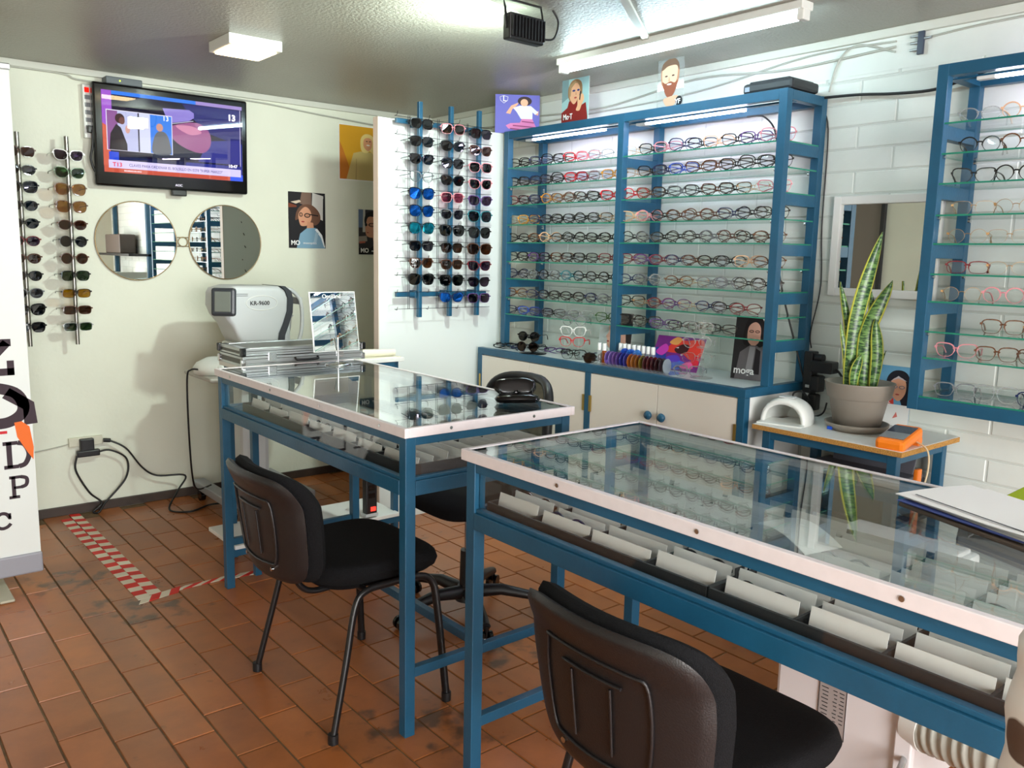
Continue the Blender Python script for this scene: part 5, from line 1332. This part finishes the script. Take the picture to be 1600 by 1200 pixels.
MB().box((-.025, -.045, -.06), (.02, -.005, .01), bev=.008).build('charger', BLACKP, t)
MB().cyl((0, -.02, .165), (0, -.055, .165), .018, n=12).build('plug', BLACKP, t)
for z in (0, .035): MB().box((-.017, -.006, z), (-.014, .012, z+.012)).build('socket', LGREY, t)
cable('power_cable', [(3.27, 1.87, 1.01), (3.28, 1.83, 1.0), (3.28, 1.79, .95), (3.29, 1.76, .87)], .005, BC, 'short black cable arching from the charger toward the plant pot')
cable('power_cable', [(3.24, 1.92, .86), (3.22, 1.95, .90), (3.20, 1.98, .88), (3.20, 1.93, .80), (3.25, 1.87, .81), (3.27, 1.86, .86)], .004, BC, 'tangled black cables hanging below the tall power strip')
t = poster('blue backed photo card of a girl with a cap and glasses behind the plant', .17, .24, (XR-.03, 1.70, .803), -PI/2, [
    ((110, 170, 206), [(0, 0), (1, 0), (1, 1), (0, 1)]), ((180, 206, 222), [(0, .6), (.5, .7), (.5, .6), (0, .5)]),
    ((36, 36, 44), [(.42, .62), (.40, .80), (.55, .92), (.80, .92), (.94, .78), (.98, .40), (.85, .30), (.70, .5)], True), ((220, 162, 132), [(.50, .56), (.50, .74), (.66, .82), (.84, .76), (.86, .56), (.70, .42)], True),
    ((196, 190, 196), [(.48, .74), (.66, .84), (.88, .76), (.66, .80)]), ((110, 120, 140), ell(.59, .655, .075, .028)), ((224, 178, 150), ell(.59, .655, .055, .018)), ((110, 120, 140), ell(.77, .655, .07, .028)), ((224, 178, 150), ell(.77, .655, .05, .018)),
    ((170, 70, 66), ell(.68, .53, .05, .012)), ((206, 66, 56), [(.36, .36), (.62, .36), (.60, .46), (.40, .44)]), ((236, 236, 232), [(.25, 0), (1, 0), (1, .36), (.25, .36)]),
    ((214, 120, 110), [(.62, .12), (.70, .24), (.74, .16)])], tilt=-.05, cat='photo card', name='photo_card')
ptext(t, .17, .24, 'JAL', .018, .40, .375, bold=.0004)

# ================================================================ ON AND UNDER THE NEAREST COUNTER
t = thing('document_pile', 'pile of white documents lying on the nearest glass counter', 'documents', (1.73, .60, .9585), math.radians(-20))
rp = random.Random(5)
for i in range(7):
    z = .0022*i+.012
    o = MB(); nx, ny = 8, 10; g = []
    for a in range(nx+1):
        for b in range(ny+1):
            g.append(((a/nx-.5)*.21, (b/ny-.5)*.30, z+.006*max(0, .25-b/ny)*(i/3.0)+.003*math.sin(a/nx*3)*(i > 4)))
    f_ = [(a*(ny+1)+b, (a+1)*(ny+1)+b, (a+1)*(ny+1)+b+1, a*(ny+1)+b+1) for a in range(nx) for b in range(ny)]
    off = len(g); g2 = [(x, y, q-.0016) for x, y, q in g]
    o.add(g+g2, f_+[tuple(k+off for k in f)[::-1] for f in f_], 0, True)
    q = o.build('sheet', ink((92, 108, 176)) if i in (1, 2) else PAPER, t, (rp.uniform(-.012, .012), rp.uniform(-.012, .012), 0)); q.rotation_euler = (0, 0, rp.uniform(-.06, .06))
MB().box((-.112, -.155, 0), (.108, .15, .010), bev=.003).build('cover', mat('brown_folder', (84, 72, 64), .5), t)
MB().box((-.09, -.12, .0285), (-.086, .13, .0290)).build('printed_line', mat('dark_ink', (40, 42, 46), .5), t)
t = thing('printed_slip', 'white printed slip curling on trays inside the nearest counter', 'paper slip', (1.62, .97, .835), math.radians(-12))
g = []; 
for a in range(13):
    for b in range(2): g.append((b*.11-.055, a*.014-.08, .010+.03*math.sin(a/12*2.6)))
o = MB(); o.add(g+[(x, y, z-.0012) for x, y, z in g], [(2*a, 2*a+1, 2*a+3, 2*a+2) for a in range(12)]+[(26+2*a+2, 26+2*a+3, 26+2*a+1, 26+2*a) for a in range(12)], 0, True); o.build('slip', PAPER, t)
t = thing('portable_cooler', 'white boxy appliance with round hose standing beneath the nearest counter', 'appliance', (0, 0, 0))
MB().box((2.06, .89, .03), (2.44, 1.262, .66), bev=.012).build('cabinet_body', mat('appliance_white', (226, 222, 224), .4), t)
MB().box((2.08, .91, .655), (2.42, 1.24, .672), bev=.006).build('top_panel', mat('appliance_white', (226, 222, 224), .4), t)
MB().box((2.20, .955, .671), (2.225, .985, .6735)).build('badge', mat('dark_ink', (40, 42, 46), .5), t)
for x in (2.10, 2.40):
    for y in (.93, 1.22): MB().cyl((x, y-.012, .018), (x, y+.012, .018), .018, n=14).build('caster', BLACKG, t)
LBL = mat('grey_label', (168, 160, 158), .5)
s = MB().box((2.0570, 1.045, .16), (2.0602, 1.125, .325)).build('rating_label', LBL, t)
e = MB(); e.box((2.0565, 1.044, .159), (2.0572, 1.046, .326)); e.box((2.0565, 1.124, .159), (2.0572, 1.126, .326)); e.box((2.0565, 1.044, .324), (2.0572, 1.126, .326)); e.box((2.0565, 1.044, .159), (2.0572, 1.126, .161))
for i in range(9):
    for y0, y1 in ((1.098, 1.118), (1.072, 1.084), (1.052, 1.066)): e.box((2.0565, y0, .292-.011*i), (2.0572, y1-.002*(i % 3), .2945-.011*i))
e.build('label_print', mat('dark_ink', (40, 42, 46), .5), t)
text('FullNova', .013, (2.0562, 1.112, .308), (PI/2, 0, -PI/2), mat('dark_ink', (40, 42, 46), .5), t, bold=.0004)
MB().box((2.045, .86, .02), (2.07, .905, .33), bev=.004).build('side_flap', mat('appliance_white', (226, 222, 224), .4), t)
prof = []; L_ = 44
P = spline([(2.10, .84, .29), (2.08, .74, .30), (2.06, .62, .31), (2.06, .45, .29), (2.10, .30, .24)], 14)
rs = [.066+.006*math.sin(i*1.9) for i in range(len(P))]
MB().tube(P, .07, 20, rs=rs).build('ribbed_hose', mat('hose_grey', (188, 192, 184), .5), t)
MB().cyl((2.11, .88, .29), (2.10, .835, .29), .074, n=24).build('hose_collar', WPLAST, t)
MB().cyl((1.99, .86, 0.0), (1.99, .86, .20), .010, n=10).build('stay_rod', ALU, t)
MB().cyl((1.99, .86, .20), (2.06, .88, .20), .008, n=10).build('stay_rod', ALU, t)
t = thing('folder_box', 'grey folder with a lime green panel at the right edge beyond the counter', 'folder', (2.58, .78, .55), math.radians(20))
MB().box((0, 0, 0), (.30, .22, .12), bev=.005).build('folder_body', mat('folder_grey', (96, 98, 100), .5), t)
o = MB(); o.prism([(-.003, .19, .12), (.06, .02, .26), (.25, .02, .26), (.25, .20, .12)], (0, 0, .006)); o.build('folder_flap', mat('folder_grey', (96, 98, 100), .5), t)
o = MB(); o.prism([(.02, .13, .176), (.07, .03, .262), (.22, .03, .262), (.22, .12, .19)], (0, 0, .004)); o.build('lime_panel', ink((206, 228, 30)), t)
MB().box((.03, .02, -.55), (.27, .20, 0)).build('folder_stand', BLACKP, t)

# black organiser boxes with white cards, and the frames kept in them
def organiser(label, x0, x1, ys, rows, seed, z0=.7635, wall=.006, h=.056, lean=.012, ct=5):
    """ys: compartment limits along y (descending); rows: x limits of the rows of compartments"""
    t = thing('organiser_box', label, 'organiser box', (0, 0, 0)); rg = random.Random(seed); spots = []
    y1, y0 = ys[0], ys[-1]
    MB().box((x0, y0, z0), (x1, y1, z0+.003)).build('box_floor', BOXM, t)
    MB().box((x0, y0, z0), (x0+wall, y1, z0+h)).build('box_wall', BOXM, t); MB().box((x1-wall, y0, z0), (x1, y1, z0+h)).build('box_wall', BOXM, t)
    for y in ys: MB().box((x0+wall, y-wall/2, z0+.003), (x1-wall, y+wall/2, z0+h-(0 if y in (ys[0], ys[-1]) else .002))).build('divider', BOXM, t)
    MB().box((x0+.08, y1-.004, z0+h), (x0+.11, y1-.001, z0+h+.022), bev=.001).build('snap_tab', BOXM, t)
    MB().cyl((x0+.095, y1-.0045, z0+h+.012), (x0+.095, y1-.0005, z0+h+.012), .006, n=12).build('snap_stud', CHROME, t)
    pitch = (x1-x0-.02)/ct
    for a, b in zip(ys[:-1], ys[1:]):
        for k in range(ct):
            x = x0+.022+pitch*k
            y_a, y_b = b+.005, a-.005-rg.uniform(0, .012)
            hh = h+.017+rg.uniform(-.004, .006)
            le = lean+rg.uniform(0, .006)
            MB().prism([(x, y_a, z0+.004), (x, y_b, z0+.004), (x+le, y_b, z0+hh), (x+le, y_a, z0+hh)], (.0012, 0, 0)).build('card', CARDM, t)
            spots.append((x+.014, (a+b)/2, z0+.020, k))
    return spots
Y2 = [1.655, 1.492, 1.312, 1.125, .957]; Y2b = [.951, .771, .607, .44, .27]
spots = []
sA = organiser('dark organiser box at the left front of the nearest counter', 1.292, 1.575, Y2, None, 1)
sB = organiser('dark organiser box at the right front of the nearest counter', 1.292, 1.575, Y2b, None, 2)
sC = organiser('dark organiser box at the left back of the nearest counter', 1.582, 1.86, Y2, None, 3)
sD = organiser('dark organiser box at the right back of the nearest counter', 1.582, 1.86, Y2b, None, 4)
Y1 = [3.30, 3.118, 2.945, 2.768, 2.60]; Y1b = [2.594, 2.42, 2.255, 2.045]
sE = organiser('dark organiser box at the left front of the farther counter', 1.302, 1.585, Y1, None, 5, z0=.7765)
sF = organiser('dark organiser box at the right front of the farther counter', 1.302, 1.585, Y1b, None, 6, z0=.7765)
sG = organiser('dark organiser box at the right back of the farther counter', 1.592, 1.865, Y1b, None, 7, z0=.7765)
rc = random.Random(21)
for nm_, S, cols_ in (('left front box in nearest counter', sA, 'kBesknkgkkks'), ('right front box in nearest counter', sB, 'kktkknkkskok'),
                 ('left back box in nearest counter', sC, 'kgkskksknkgk'), ('right back box in nearest counter', sD, 'skkgknkkSkkk'),
                 ('left front box in farther counter', sE, 'kksktkgkkksk'), ('right front box in farther counter', sF, 'kskgkkkkk'), ('right back box in farther counter', sG, 'kgkkskkkk')):
    for i, (x, y, z, k_) in enumerate(S):
        if k_ > 3 or (k_ % 2 and 'back' in nm_) or rc.random() < (.6 if 'back' in nm_ else .34): continue
        cde = cols_[i % len(cols_)]
        eyewear('eyeglasses', '%s eyeglasses, compartment %s, row %s, %s' % (FR[cde][0], ORD[i//5+1], ORD[k_+1], nm_), cde, rc.choice(['oval', 'rectangular', 'round']), 'c',
                (x+.010, y, z), -PI/2, True, group='frames kept in the '+nm_, tilt=0, roll_=0)

# peeling white post at the right edge, close to the camera
t = thing('peeling_post', 'blurred white peeling post with a brown chipped patch at the right edge', 'post', (0, 0, 0))
def mkpost():
    P = [(.607, .162, 0), (.607, .162, .4), (.608, .163, .8), (.608, .164, 1.06), (.609, .164, 1.17), (.611, .162, 1.225), (.615, .159, 1.245)]
    r = [.034, .033, .032, .031, .030, .026, .008]
    q = spline(P, 6); rr = []
    for i in range(len(q)):
        k = i/6; a = int(min(k, len(r)-2)); f_ = k-a; rr.append(r[a]*(1-f_)+r[min(a+1, len(r)-1)]*f_+.0018*math.sin(i*1.7))
    return MB().tube(q, .03, 20, rs=rr)
pm = bpy.data.materials.new('peeling_paint'); n_, l_ = nodes_of(pm); b_ = n_['Principled BSDF']
g_ = n_.new('ShaderNodeNewGeometry'); ns = n_.new('ShaderNodeTexNoise'); ns.inputs['Scale'].default_value = 28; l_.new(g_.outputs['Position'], ns.inputs['Vector'])
ds = n_.new('ShaderNodeVectorMath'); ds.operation = 'DISTANCE'; ds.inputs[1].default_value = (.583, .176, 1.143); l_.new(g_.outputs['Position'], ds.inputs[0])
m1_ = n_.new('ShaderNodeMapRange'); m1_.inputs['From Min'].default_value = .024; m1_.inputs['From Max'].default_value = .012; l_.new(ds.outputs['Value'], m1_.inputs['Value'])
ad = n_.new('ShaderNodeMath'); ad.operation = 'MULTIPLY'; l_.new(m1_.outputs[0], ad.inputs[0]); l_.new(ns.outputs['Fac'], ad.inputs[1])
rp_ = n_.new('ShaderNodeValToRGB'); rp_.color_ramp.elements[0].position = .30; rp_.color_ramp.elements[0].color = (*lin((228, 222, 218)), 1); rp_.color_ramp.elements[1].position = .36; rp_.color_ramp.elements[1].color = (*lin((92, 70, 58)), 1)
l_.new(ad.outputs[0], rp_.inputs['Fac']); l_.new(rp_.outputs[0], b_.inputs['Base Color']); b_.inputs['Roughness'].default_value = .8
mkpost().build('post_shaft', pm, t)
